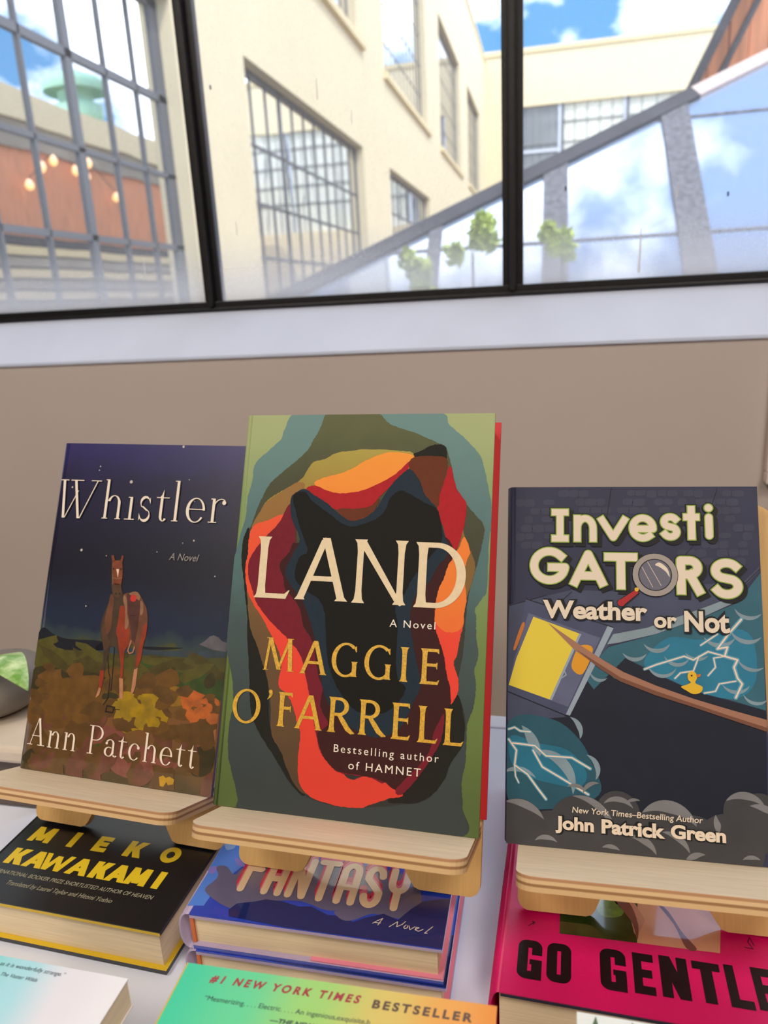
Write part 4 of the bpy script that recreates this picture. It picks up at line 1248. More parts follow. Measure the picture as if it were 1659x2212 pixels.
  ('S','p_mark',2,[[1615,4723],[1985,5035],[1836,5073],[1919,4888]],52,1),
  ('S','p_mark',2,[[13597,5506],[14023,5468],[13837,5923],[13999,6267],[14124,5732]],48,1),
 ],
}


# ------------------------------------------------------------------ materials of the place
M_plaster = mat('beige_wall_paint', (200, 186, 177), .85, .03, 3.0)
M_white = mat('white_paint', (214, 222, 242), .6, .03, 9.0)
M_ceil = mat('ceiling_paint', (112, 106, 100), .9)
M_back = mat('dark_shop_wall', (70, 60, 52), .8)
M_floor = mat('floor_boards', (104, 82, 64), .5, .2, 4.0, stretch=(1, 12, 1))
M_steel = mat('black_window_steel', (22, 21, 24), .42, .3, 70.0, bump=.4)
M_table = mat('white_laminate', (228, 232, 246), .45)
M_birch = mat('birch_ply', (248, 228, 198), .5, .07, 30.0, stretch=(1, 12, 12))
M_birchd = mat('birch_board', (210, 168, 104), .55, .06, 60.0, stretch=(10, 1, .6))
M_page = mat('page_paper', (228, 208, 172), .85, .10, 900.0, stretch=(.02, 1, .05))
M_pagefl = mat('page_paper_fore_edge', (224, 212, 190), .85, .10, 900.0, stretch=(.05, 1, .02))
M_cream = mat('cream_render', (226, 211, 178), .9, .02, 2.0)
M_creamt = mat('cream_trim', (224, 206, 166), .85)
M_frame = mat('grey_window_steel', (92, 95, 102), .5)
M_deck = mat('roof_deck_grey', (150, 142, 132), .9, .15, 1.0)
M_timber = mat('orange_timber', (214, 140, 100), .75, .25, 2.5, stretch=(8, 8, .6))
M_dark = mat('dark_roof_edge', (58, 58, 66), .8, .2, 6.0)
M_flash = mat('pinkish_flashing', (196, 178, 172), .7, .05, 5.0)


def stripe_mat():
    m = bpy.data.materials.new('ply_edge')
    m.use_nodes = True
    n = m.node_tree.nodes
    lk = m.node_tree.links.new
    tc = n.new('ShaderNodeTexCoord')
    sp = n.new('ShaderNodeSeparateXYZ')
    mr = n.new('ShaderNodeMapRange')
    mr.inputs['From Min'].default_value = -.008
    mr.inputs['From Max'].default_value = 0.0
    rp = n.new('ShaderNodeValToRGB')
    rp.color_ramp.interpolation = 'EASE'
    st = [(0.0, (206, 170, 122)), (.28, (206, 170, 122)), (.36, (150, 108, 68)), (.46, (150, 108, 68)), (.54, (214, 180, 134)), (.70, (214, 180, 134)), (.78, (176, 130, 92)), (.88, (176, 130, 92)), (1.0, (224, 190, 150))]
    el = rp.color_ramp.elements
    while len(el) < len(st):
        el.new(.5)
    for e, (p, c) in zip(el, st):
        e.position = p
        e.color = (*lin(c), 1)
    lk(tc.outputs['Object'], sp.inputs['Vector'])
    lk(sp.outputs['Z'], mr.inputs['Value'])
    lk(mr.outputs['Result'], rp.inputs['Fac'])
    lk(rp.outputs['Color'], n['Principled BSDF'].inputs['Base Color'])
    n['Principled BSDF'].inputs['Roughness'].default_value = .6
    return m


M_edge = stripe_mat()


def dusty_glass():
    """clear pane with dust: specks everywhere, a film that thickens towards the bottom rail"""
    m = bpy.data.materials.new('dusty_window_glass')
    m.use_nodes = True
    n = m.node_tree.nodes
    n.clear()
    lk = m.node_tree.links.new
    out = n.new('ShaderNodeOutputMaterial')
    tr = n.new('ShaderNodeBsdfTransparent')
    tr.inputs['Color'].default_value = (.97, .98, .98, 1)
    df = n.new('ShaderNodeBsdfDiffuse')
    df.inputs['Color'].default_value = (.86, .87, .90, 1)
    tl = n.new('ShaderNodeBsdfTranslucent')
    tl.inputs['Color'].default_value = (.86, .87, .90, 1)
    ds = n.new('ShaderNodeMixShader')
    ds.inputs[0].default_value = .6
    tc = n.new('ShaderNodeTexCoord')
    sp = n.new('ShaderNodeSeparateXYZ')
    mr = n.new('ShaderNodeMapRange')
    mr.interpolation_type = 'SMOOTHSTEP'
    mr.inputs['From Min'].default_value = .13
    mr.inputs['From Max'].default_value = -.02
    mr.inputs['To Min'].default_value = 0.07
    mr.inputs['To Max'].default_value = 0.58
    fn = n.new('ShaderNodeTexNoise')
    fn.inputs['Scale'].default_value = 900
    fn.inputs['Detail'].default_value = 2
    fr = n.new('ShaderNodeMapRange')
    fr.inputs['From Min'].default_value = .60
    fr.inputs['From Max'].default_value = .72
    fr.inputs['To Max'].default_value = .40
    cl = n.new('ShaderNodeTexNoise')
    cl.inputs['Scale'].default_value = 9
    cl.inputs['Detail'].default_value = 3
    cm = n.new('ShaderNodeMath')
    cm.operation = 'MULTIPLY'
    ad = n.new('ShaderNodeMath')
    ad.operation = 'ADD'
    ad.use_clamp = True
    mx = n.new('ShaderNodeMixShader')
    lk(tc.outputs['Object'], sp.inputs['Vector'])
    lk(sp.outputs['Z'], mr.inputs['Value'])
    lk(tc.outputs['Object'], fn.inputs['Vector'])
    lk(tc.outputs['Object'], cl.inputs['Vector'])
    lk(fn.outputs['Fac'], fr.inputs['Value'])
    lk(fr.outputs['Result'], cm.inputs[0])
    lk(cl.outputs['Fac'], cm.inputs[1])
    lk(cm.outputs[0], ad.inputs[0])
    lk(mr.outputs['Result'], ad.inputs[1])
    lk(df.outputs[0], ds.inputs[1])
    lk(tl.outputs[0], ds.inputs[2])
    lk(ad.outputs[0], mx.inputs[0])
    lk(tr.outputs[0], mx.inputs[1])
    lk(ds.outputs[0], mx.inputs[2])
    lk(mx.outputs[0], out.inputs['Surface'])
    return m


M_glass = dusty_glass()


def mirror_glass(name, tint, refl, body):
    m = bpy.data.materials.new(name)
    m.use_nodes = True
    n = m.node_tree.nodes
    n.clear()
    lk = m.node_tree.links.new
    out = n.new('ShaderNodeOutputMaterial')
    g = n.new('ShaderNodeBsdfGlossy')
    g.inputs['Color'].default_value = (*tint, 1)
    g.inputs['Roughness'].default_value = .0
    d = n.new('ShaderNodeBsdfDiffuse')
    d.inputs['Color'].default_value = (*lin(body), 1)
    tc = n.new('ShaderNodeTexCoord')
    tx = n.new('ShaderNodeTexNoise')
    tx.inputs['Scale'].default_value = .9
    bp = n.new('ShaderNodeBump')
    bp.inputs['Strength'].default_value = .05
    bp.inputs['Distance'].default_value = .05
    lk(tc.outputs['Object'], tx.inputs['Vector'])
    lk(tx.outputs['Fac'], bp.inputs['Height'])
    lk(bp.outputs['Normal'], g.inputs['Normal'])
    mx = n.new('ShaderNodeMixShader')
    mx.inputs[0].default_value = refl
    lk(d.outputs[0], mx.inputs[1])
    lk(g.outputs[0], mx.inputs[2])
    lk(mx.outputs[0], out.inputs['Surface'])
    return m


M_pane = mirror_glass('factory_pane_glass', (.95, .96, .97), .82, (70, 72, 76))
M_sky_pane = mirror_glass('skylight_pane_glass', (.92, .94, .97), .36, (150, 168, 196))
M_far_pane = mirror_glass('far_pane_glass', (.9, .92, .94), .06, (226, 226, 214))
M_far_dark = mirror_glass('far_dark_pane', (.9, .92, .94), .08, (132, 134, 136))

# ------------------------------------------------------------------ shop room (setting)
WY = 1.13            # inner face of the window wall
GY = 1.22            # glass line


def struct(name, mb, bevel=0.0):
    return tag(mb.build(name, None, bevel), kind='structure')


b = MB(); b.box((-2.6, -4.2, -.1), (2.7, 1.34, 0), M_floor); struct('floor', b)
b = MB(); b.box((-2.6, -4.2, 3.2), (2.7, 1.34, 3.3), M_ceil); struct('ceiling', b)
b = MB(); b.box((-2.6, -4.3, 0), (2.7, -4.2, 3.2), M_back); struct('wall_back', b)
b = MB(); b.box((-2.7, -4.3, 0), (-2.6, 1.34, 3.2), M_back); struct('wall_left', b)
b = MB(); b.box((2.7, -4.3, 0), (2.8, 1.34, 3.2), M_back); struct('wall_right', b)
b = MB()
b.box((-2.6, WY, 0), (2.7, 1.34, CAMZ - .0765), M_plaster)
b.box((-2.6, WY, CAMZ - .0765), (-1.60, 1.34, 3.2), M_plaster)
b.box((1.47, WY, CAMZ - .0765), (2.7, 1.34, 3.2), M_plaster)
b.box((-1.60, WY, 2.95), (1.47, 1.34, 3.2), M_plaster)
struct('wall_front', b)
# sloping white sill between the beige wall and the steel window
b = MB()
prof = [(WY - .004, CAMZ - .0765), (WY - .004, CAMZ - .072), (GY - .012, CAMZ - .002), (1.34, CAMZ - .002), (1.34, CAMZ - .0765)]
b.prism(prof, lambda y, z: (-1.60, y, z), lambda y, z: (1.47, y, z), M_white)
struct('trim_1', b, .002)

# steel window
win = tag(empty('window_1', (-.06, GY, CAMZ)), kind='structure')
MX = [-1.557, -1.0575, -.5575, -.0575, .4425, .9425, 1.4425]


def bar(x0, z0, x1, z1, vertical):
    m_ = MB()
    if vertical:
        xc = (x0 + x1) / 2
        m_.box((x0, -.006, z0), (x1, .012, z1), M_steel)
        m_.box((xc - .0045, -.022, z0), (xc + .0045, -.006, z1), M_steel)
    else:
        m_.box((x0, -.012, z0), (x1, .012, z1), M_steel)
        m_.box((x0, -.018, z0), (x1, -.012, z0 + .006), M_steel)
    return m_


for x in MX:
    o = bar(x - .0155 + .06, .004, x + .0155 + .06, 1.80, True).build('mullion', win, .0012)
o = bar(-1.54, -.004, 1.53, .0125, False).build('bottom_rail', win, .0012)
for z in (.66, 1.28):
    bar(-1.54, z, 1.53, z + .016, False).build('glazing_bar', win, .0012)
for i in range(len(MX) - 1):
    m_ = MB()
    m_.box((MX[i] + .06 + .014, -.0015, .010), (MX[i + 1] + .06 - .014, .0015, 1.79), M_glass)
    m_.build('pane', win)

M_streak = mat('dried_streak', (236, 238, 240), .9)
M_speck = mat('dark_speck', (60, 56, 54), .9)
PANES = [c for c in win.children if c.name.startswith('pane')]
for pi, marks in ((3, [(.128, .020, .002, .062), (.176, .120, .0012, .02)]), (2, [(-.352, .300, .0010, .030), (-.30, .262, .0008, .02), (-.505, .115, .0009, .022), (-.12, .05, .001, .02)]), (1, [(-.68, .06, .001, .03), (-.77, .02, .0014, .014)])):
    for x, z, wd_, ln in marks:
        m_ = MB()
        m_.prism([(x - wd_, z), (x + wd_ * .6, z), (x + wd_ * 1.1, z + ln * .55), (x + wd_ * .7, z + ln), (x + wd_ * .1, z + ln), (x - wd_ * .3, z + ln * .5)], lambda a_, c_: (a_ + .06, -.0019, c_), lambda a_, c_: (a_ + .06, -.0016, c_), M_streak)
        m_.build('streak', PANES[pi])
for pi, x, z in ((3, .118, .395), (3, .126, .382), (3, .02, .145), (2, -.525, .335), (3, .245, .12)):
    m_ = MB()
    m_.prism([(x + .0022 * math.cos(a_) * (.5 + .5 * (k_ % 2)), z + .0034 * math.sin(a_)) for k_, a_ in enumerate([i_ * math.pi / 4 for i_ in range(8)])], lambda a_, c_: (a_ + .06, -.0019, c_), lambda a_, c_: (a_ + .06, -.0016, c_), M_speck)
    m_.build('speck', PANES[pi])

# lamps on the ceiling
for i, (x, y) in enumerate(LAMP_SPOTS):
    t = tag(empty('ceiling_light', (x, y, 3.2)), ['square ceiling light nearest the window on the left', 'square ceiling light nearest the window on the right', 'square ceiling light at the back left of the shop', 'square ceiling light at the back right of the shop'][i], 'ceiling light', 'shop ceiling lights')
    m_ = MB(); m_.box((-.45, -.45, -.07), (.45, .45, 0), M_white); m_.build('housing', t)
    LAMP_LIGHTS[i].parent = t
    LAMP_LIGHTS[i].location = (0, 0, -.10)

# ------------------------------------------------------------------ courtyard outside
b = MB(); b.box((-3.4, 1.4, -2.6), (14, 37, -2.4), M_deck); struct('courtyard_ground', b)

XF, XG = -2.87, -3.0
bd = tag(empty('factory_building', (-3, 20, -2.4)), 'cream rendered factory building with tall steel grid windows around the courtyard', 'building')
BO = Vector((-3, 20, -2.4))
ROOF = 9.55 + CAMZ
LOW = [(1.15, 6.05), (7.5, 12.3), (14.3, 19.1), (21.4, 26.1), (28.4, 33.1)]
lz0, lz1, uz0, uz1 = -1.2 + CAMZ, 2.30 + CAMZ, 3.86 + CAMZ, 6.95 + CAMZ


def bpart(m_, name, parent=bd, bevel=0.0):
    m_.v = [(x - BO.x, y - BO.y, z - BO.z) for x, y, z in m_.v]
    return m_.build(name, parent, bevel)


m_ = MB()
ys = [1.4] + [v for r in LOW for v in r if v > 1.4] + [36.0]
m_.box((-3.3, 1.4, -2.4), (XF, 36, lz0), M_cream)
m_.box((-3.3, 1.4, lz1), (XF, 36, uz0), M_cream)
m_.box((-3.3, 1.4, uz1), (XF, 36, ROOF), M_cream)
for a, c in ((6.05, 7.5), (12.3, 14.3), (19.1, 21.4), (26.1, 28.4), (33.1, 36.0)):
    m_.box((-3.3, a, lz0), (XF, c, lz1), M_cream)
    m_.box((-3.3, a, uz0), (XF, c, uz1), M_cream)
bpart(m_, 'wall')
m_ = MB(); m_.box((-3.34, 1.4, ROOF), (XF + .05, 36, ROOF + .14), M_cream); bpart(m_, 'coping')
for a, c in LOW:
    m_ = MB()
    a_ = max(a, 1.4)
    m_.prism([(XF - .2, uz0 - .16), (XF + .07, uz0 - .16), (XF + .07, uz0 - .06), (XF - .12, uz0 + .02), (XF - .2, uz0 + .02)], lambda x, z: (x, a_ - .15, z), lambda x, z: (x, c + .3, z), M_creamt)
    bpart(m_, 'window_sill')


def grid_window(y0, y1, z0, z1, vbars, hbars, thick=(), dp=.02):
    f = MB()
    d0, d1 = XG - dp, XG + dp
    f.box((d0, y0, z0), (d1, y0 + .07, z1), M_frame)
    f.box((d0, y1 - .07, z0), (d1, y1, z1), M_frame)
    f.box((d0, y0, z1 - .07), (d1, y1, z1), M_frame)
    f.box((d0, y0, z0), (d1, y1, z0 + .07), M_frame)
    for y in vbars:
        t = .035 if y in thick else .010
        f.box((d0, y - t, z0), (d1, y + t, z1), M_frame)
    for z, t in hbars:
        f.box((d0, y0, z - t), (d1, y1, z + t), M_frame)
    o = bpart(f, 'window')
    p = MB()
    p.box((XG - .012, y0 + .05, z0 + .05), (XG - .004, y1 - .05, z1 - .05), M_pane)
    bpart(p, 'pane', o)


for i, (a, c) in enumerate(LOW):
    a_ = max(a, 1.45)
    if i == 0:
        vb = [2.0, 2.45, 2.9, 3.4, 3.85, 4.29, 4.76, 5.19, 5.6, 5.95]
        th = (4.76, 2.9, 5.95)
    else:
        nn = 11
        vb = [a + (c - a) * k / nn for k in range(1, nn)]
        th = (vb[2],) if i == 1 else ()
    grid_window(a_, c, lz0 + .05, lz1, vb, [(CAMZ + 1.60, .026 if i == 0 else .016), (CAMZ + 1.04, .016), (CAMZ + .50, .02), (CAMZ - .1, .02), (CAMZ - .65, .02)], th, .015 if i == 0 else .008)
    nn = 12
    grid_window(a_, c, uz0 + .02, uz1, [a_ + (c - a_) * k / nn for k in range(1, nn)], [(uz0 + .62 * k, .010) for k in range(1, 5)], (), .004)

M_farbar = mat('pale_grey_glazing_bar', (150, 154, 154), .6)
# far end of the courtyard
m_ = MB()
fy = 36.0
m_.box((XF, fy, -2.4), (9.5, fy + .5, 3.3 + CAMZ), M_cream)
m_.box((XF, fy, 7.68 + CAMZ), (9.5, fy + .5, 9.72 + CAMZ), M_cream)
m_.box((XF, fy, 3.3 + CAMZ), (-1.36, fy + .5, 7.68 + CAMZ), M_cream)
bpart(m_, 'end_wall')
m_ = MB(); m_.box((XF, fy - .08, 9.72 + CAMZ), (9.5, fy + .5, 9.9 + CAMZ), M_creamt); bpart(m_, 'coping')
for x0, x1, pm, hb in ((-1.36, .30, M_far_dark, (6.2, 5.9, 5.0)), (.42, 3.0, M_far_pane, (7.0, 6.2, 5.4, 4.6)), (3.08, 6.0, M_far_pane, (7.0, 6.2, 5.4, 4.6)), (6.08, 9.0, M_far_pane, (7.0, 6.2, 5.4, 4.6))):
    f = MB()
    z0, z1 = 3.3 + CAMZ, 7.68 + CAMZ
    f.box((x0 - .06, fy + .1, z0), (x0 + .06, fy + .2, z1), M_frame if pm is M_far_pane else M_white)
    f.box((x1 - .05, fy + .1, z0), (x1 + .05, fy + .2, z1), M_white)
    nb = 5
    for k in range(1, nb):
        x = x0 + (x1 - x0) * k / nb
        f.box((x - .02, fy + .17, z0), (x + .02, fy + .19, z1), M_farbar)
    for h in hb:
        t = .05 if pm is M_far_dark and h < 6 else .02
        f.box((x0, fy + .12, h + CAMZ - t), (x1, fy + .18, h + CAMZ + t), M_white if t > .03 else M_farbar)
    o = bpart(f, 'end_window')
    p = MB(); p.box((x0 + .05, fy + .2, z0), (x1 - .05, fy + .22, z1), pm); bpart(p, 'pane', o)

# sloping glass roof below the window
sk = tag(empty('skylight', (0, 4.2, -2.4)), 'hipped glass skylight roof with grey rafters rising outside the window', 'skylight')
SO = Vector((0, 4.2, -2.4))


def spart(m_, name, parent=sk, bevel=0.0):
    m_.v = [(x - SO.x, y - SO.y, z - SO.z) for x, y, z in m_.v]
    return m_.build(name, parent, bevel)


NRM = Vector((0, -.74, .672))


def slope(x, y, lift=0.0):
    p = Vector((x, y, 1.1 * (y - 4.0) + CAMZ)) + NRM * lift
    return tuple(p)


def hip_y(x):
    return 4.10 + (x + 1.25) * .405


def strip(p0, p1, wd, th, m):
    """bar lying in the sloping glass plane between two (x, y) points"""
    q = MB()
    a, c = Vector(slope(*p0)), Vector(slope(*p1))
    d = (c - a).normalized()
    s = d.cross(NRM).normalized() * wd / 2
    lo, hi = NRM * -th, NRM * th
    P_ = [a - s + lo, a + s + lo, c + s + lo, c - s + lo, a - s + hi, a + s + hi, c + s + hi, c - s + hi]
    q.faces(P_, [(3, 2, 1, 0), (4, 5, 6, 7), (0, 1, 5, 4), (1, 2, 6, 5), (2, 3, 7, 6), (3, 0, 4, 7)], m)
    return q


YB = 3.9
xs_ = [-1.75, -.62, .02, .70, 1.5, 1.85]
rows = [YB, 4.22, 4.80, 5.45]
for i in range(len(xs_) - 1):
    for j in range(3):
        x0, x1, y0, y1 = xs_[i], xs_[i + 1], rows[j], rows[j + 1]
        P_ = clip([(x0, y0), (x1, y0), (x1, y1), (x0, y1)], 9, 9) if False else [(x0, y0), (x1, y0), (x1, y1), (x0, y1)]
        # cut by the hip line
        out = []
        for k in range(4):
            a, c = P_[k - 1], P_[k]
            fa, fc = a[1] - hip_y(a[0]), c[1] - hip_y(c[0])
            if (fa <= 0) != (fc <= 0):
                t = fa / (fa - fc)
                out.append((a[0] + (c[0] - a[0]) * t, a[1] + (c[1] - a[1]) * t))
            if fc <= 0:
                out.append(c)
        if len(out) < 3:
            continue
        q = MB()
        q.prism(out, lambda x, y: slope(x, y, .004), lambda x, y: slope(x, y, -.004), M_sky_pane)
        spart(q, 'glass_pane')
M_raft = mat('weathered_rafter', (104, 104, 112), .9, .35, 40.0)
for (a, c, wd) in (((-.62, YB), (-.62, hip_y(-.62)), .07), ((.02, YB), (.02, hip_y(.02)), .13), ((.72, YB), (.66, hip_y(.66)), .15), ((1.5, YB), (1.5, hip_y(1.5)), .13)):
    spart(strip(a, c, wd, .02, M_raft), 'rafter')
for y in (4.22, 4.80):
    xl = (y - 4.10) / .405 - 1.25
    spart(strip((max(xl, -3), y), (1.85, y), .014, .012, M_raft), 'glazing_bar')
spart(strip((-1.62, hip_y(-1.62)), (.78, hip_y(.78)), .09, .03, M_dark), 'hip_bar')
spart(strip((.78, hip_y(.78)), (1.83, hip_y(1.83)), .085, .03, M_flash), 'flashing')
q = MB()
q.poly([(-1.62, hip_y(-1.62), 1.1 * (hip_y(-1.62) - 4) + CAMZ), (1.83, hip_y(1.83), 1.1 * (hip_y(1.83) - 4) + CAMZ), (1.83, 5.36, CAMZ - .6), (-1.62, 5.36, CAMZ - .6)], M_dark)
spart(q, 'far_slope')
q = MB(); q.box((-1.75, YB - .02, -2.4), (1.85, YB + .08, CAMZ - .12), M_dark); spart(q, 'curb')

# timber gable rising behind the skylight
tg = tag(empty('timber_gable', (1.6, 5.5, CAMZ)), 'orange board clad gable with dark raking edge at upper right beyond the glass', 'gable')
GO = Vector((1.6, 5.5, CAMZ))


def gpart(m_, name):
    m_.v = [(x - GO.x, y - GO.y, z - GO.z) for x, y, z in m_.v]
    return m_.build(name, tg)


k_ = 5.5 / 5.2
q = MB()
for i in range(16):
    x0 = .78 * k_ + i * .115
    x1 = x0 + .108
    top = lambda x: 1.07 * k_ + (x - .80 * k_) * 2.05
    z0 = .85
    q.prism([(x0, z0), (x1, z0), (x1, max(z0 + .02, top(x1))), (x0, max(z0 + .01, top(x0)))], lambda x, z: (x, 5.5 + .01 * (i % 2), z + CAMZ), lambda x, z: (x, 5.6, z + CAMZ), M_timber)
gpart(q, 'siding')
for dx, wd, nm in ((0.0, .055, 'rake_board'), (.125, .03, 'rake_trim')):
    q = MB()
    x0, z0 = (.765 + dx) * k_, 1.04 * k_
    x1, z1 = x0 + 1.3, z0 + 1.3 * 2.05
    q.prism([(x0 - wd * .55, z0), (x0 + wd * .55, z0), (x1 + wd * .55, z1), (x1 - wd * .55, z1)], lambda x, z: (x, 5.38, z + CAMZ), lambda x, z: (x, 5.5, z + CAMZ), M_dark)
    gpart(q, nm)

# shrubs growing under and beside the glass roof
M_leafo = mat('shrub_leaves', (178, 196, 96), .7, .25, 6.0)


def shrub(loc, r, label, seed):
    rnd = random.Random(seed)
    t = tag(empty('shrub', loc), label, 'shrub', 'shrubs showing at the skylight rafters')
    q = MB()
    lumps = [(rnd.uniform(-.9, .9) * r, rnd.uniform(-1.1, 1.3) * r) for _ in range(5)]
    for _ in range(420):
        lx, lz = rnd.choice(lumps)
        a, e, rr = rnd.uniform(0, 6.28), rnd.uniform(-1.2, 1.4), r * .55 * rnd.uniform(.3, 1)
        c = Vector((math.cos(a) * math.cos(e), math.sin(a) * math.cos(e) * .25, math.sin(e))) * rr + Vector((lx, 0, lz))
        d1 = Vector((rnd.uniform(-1, 1), rnd.uniform(-1, 1), rnd.uniform(-1, 1))).normalized() * r * .30
        d2 = Vector((rnd.uniform(-1, 1), rnd.uniform(-1, 1), rnd.uniform(-1, 1))).normalized() * r * .17
        q.poly([c - d1, c + d2, c + d1, c - d2], M_leafo)
    q.build('foliage', t)
    q = MB(); q.tube([(0, 0, -loc[2] - 2.4), (0, 0, 0)], .006, M_dark, 6); q.build('stem', t)


shrub((-.57, 3.66, CAMZ + .085), .10, 'larger yellow green shrub left of the right mullion outside', 3)
shrub((-.36, 3.68, CAMZ + .19), .10, 'smaller yellow green shrub just left of the right mullion, higher up', 5)
shrub((.05, 3.68, CAMZ + .25), .085, 'yellow green shrub at the rafter just right of the mullion', 7)

# timber hall across the courtyard (seen mirrored in the factory windows)
hl = tag(empty('timber_hall', (8.6, 18, -2.4)), 'timber clad hall with cream parapet mirrored in the left factory windows', 'building')
HO = Vector((8.6, 18, -2.4))


def hpart(m_, name):
    m_.v = [(x - HO.x, y - HO.y, z - HO.z) for x, y, z in m_.v]
    return m_.build(name, hl)


q = MB(); q.box((8.6, 2, 2.2 + CAMZ), (12, 34, 4.6 + CAMZ), M_timber); hpart(q, 'timber_wall')
q = MB(); q.box((8.4, 2, 5.3 + CAMZ), (12, 34, 6.1 + CAMZ), M_cream); hpart(q, 'parapet')
q = MB(); q.box((8.5, 2, 4.6 + CAMZ), (12, 34, 5.3 + CAMZ), M_deck); hpart(q, 'fascia')
q = MB(); q.box((8.1, 2, 2.0 + CAMZ), (12, 34, 2.2 + CAMZ), M_dark); hpart(q, 'ledge')
q = MB()
for i in range(12):
    z = CAMZ - 1.6 + i * .3
    q.box((7.2 + .07 * i, 2, z), (12, 34, z + .22), M_creamt if i % 2 else M_deck)
hpart(q, 'stepped_base')
M_cop = mat('green_copper', (150, 196, 172), .6, .1, 3.0)
vt = tag(empty('roof_ventilator', (9.6, 25.0, 6.1 + CAMZ)), 'round green copper roof ventilator mirrored in the left factory window', 'ventilator')
q = MB(); q.lathe([(.01, 0), (.75, 0), (.75, .7), (.55, .75), (.55, 1.1)], (0, 0, 0), M_cop); q.build('drum', vt)
q = MB(); q.lathe([(1.0, 1.1), (1.05, 1.3), (.8, 1.55), (.4, 1.7), (.01, 1.75)], (0, 0, 0), M_cop); q.build('cap', vt)
M_bulb = bpy.data.materials.new('warm_bulb')
M_bulb.use_nodes = True
_p = M_bulb.node_tree.nodes['Principled BSDF']
_p.inputs['Emission Color'].default_value = (1.0, .42, .03, 1)
_p.inputs['Emission Strength'].default_value = 1.5
fl = tag(empty('festoon_lights', (8.3, 22, 4.4 + CAMZ)), 'string of warm orange bulbs mirrored in the left factory window', 'string lights')
sp_ = [(19.9, 3.6), (20.6, 4.15), (21.2, 4.4), (22.2, 4.3), (22.9, 4.25), (23.1, 4.65), (24.5, 3.8)]
q = MB(); q.tube([(0, y - 22, z + .16 - 4.4) for y, z in sp_], .015, M_dark, 6); q.build('cable', fl)
for y, z in sp_:
    q = MB(); q.lathe([(.01, -.15), (.09, -.1), (.12, 0), (.08, .1), (.03, .16)], (0, y - 22, z - 4.4), M_bulb, 14); q.build('bulb', fl)

# ------------------------------------------------------------------ display table
TZ = CAMZ - .398
tb = tag(empty('display_table', (-.1, .2, 0)), 'white display table in front of the window wall, carrying all the books', 'table')
TO = Vector((-.1, .2, 0))
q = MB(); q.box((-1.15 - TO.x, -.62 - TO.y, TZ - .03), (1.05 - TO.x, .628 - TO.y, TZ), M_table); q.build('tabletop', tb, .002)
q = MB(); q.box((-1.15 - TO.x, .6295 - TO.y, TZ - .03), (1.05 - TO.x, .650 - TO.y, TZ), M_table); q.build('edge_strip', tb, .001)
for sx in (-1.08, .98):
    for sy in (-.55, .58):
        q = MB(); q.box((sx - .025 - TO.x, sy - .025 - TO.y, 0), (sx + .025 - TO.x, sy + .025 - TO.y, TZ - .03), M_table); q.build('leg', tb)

# ------------------------------------------------------------------ books
BOOK_PARTS = {}


def make_book(name, W, H, t, jacket, ops=(), inner=None, spine_r=.006, page=None, hard=True, spine_m=None, back_m=None, back_shift=(0, 0, 0), head=None):
    """local axes: x right across the cover, y into the book, z up the cover; front cover at y = 0"""
    r = empty(name)
    bt = .0028 if hard else .0006
    inset = .0035 if hard else .0005
    jx = inner or jacket
    m_ = MB()
    x0 = .004 if hard else .0
    m_.box((x0, 0.0, 0), (W, bt, H), jacket)
    if inner:
        m_.poly([(x0, bt + .00002, 0), (x0, bt + .00002, H), (W, bt + .00002, H), (W, bt + .00002, 0)], inner)
        m_.poly([(x0, bt * .25, -.00002), (W, bt * .25, -.00002), (W, bt, -.00002), (x0, bt, -.00002)], inner)
    print_art(m_, ops, W, H)
    m_.build('front_cover', r)
    m_ = MB()
    sx, sy, sz = back_shift
    m_.box((x0 + sx, t - bt + sy, 0 + sz), (W + sx, t + sy, H + sz), back_m or jacket)
    if inner:
        m_.poly([(x0, t - bt - .00002, 0), (W, t - bt - .00002, 0), (W, t - bt - .00002, H), (x0, t - bt - .00002, H)], inner)
    m_.build('back_cover', r)
    # spine: rounded shell
    m_ = MB()
    if hard:
        n = 14
        for i in range(n):
            a0, a1 = math.pi * i / n, math.pi * (i + 1) / n
            P_ = []
            for a in (a0, a1):
                s, c = math.sin(a), math.cos(a)
                P_.append((.004 - (.004 + spine_r * .4) * (s ** .6), t / 2 - c * t / 2))
            (xa, ya), (xb, yb) = P_
            m_.faces([(xa, ya, 0), (xb, yb, 0), (xb, yb, H), (xa, ya, H), (xa + .0015, ya, 0), (xb + .0015, yb, 0), (xb + .0015, yb, H), (xa + .0015, ya, H)], [(0, 3, 2, 1), (4, 5, 6, 7), (0, 1, 5, 4), (3, 7, 6, 2)], spine_m or jacket, True)
    else:
        m_.box((-.0006, 0, 0), (0.0, t, H), spine_m or jacket)
    m_.build('spine', r)
    m_ = MB()
    pg = page or M_page
    px0 = .003 if hard else .0
    m_.box((px0, bt + .0001, inset), (W - inset, t - bt - .0001, H - inset), pg)
    m_.build('page_block', r)
    if head:
        m_ = MB()
        m_.box((.0028, bt + .0002, inset - .0016), (.0052, t - bt - .0002, inset - .0002), head)
        m_.build('headband', r)
    return r


def stand(r, key):
    r.matrix_world = Matrix(POSE[key]) if not isinstance(POSE[key], Matrix) else POSE[key]


def pose(key):
    p = POSE[key]
    R_ = p['R']
    return Matrix(((R_[0][0], R_[0][1], R_[0][2], p['o'][0]), (R_[1][0], R_[1][1], R_[1][2], p['o'][1]), (R_[2][0], R_[2][1], R_[2][2], p['o'][2] + CAMZ), (0, 0, 0, 1)))


def place(o, key):
    M_ = pose(key)
    o.rotation_mode = 'QUATERNION'
    o.location = M_.to_translation()
    o.rotation_quaternion = M_.to_quaternion()
    return M_


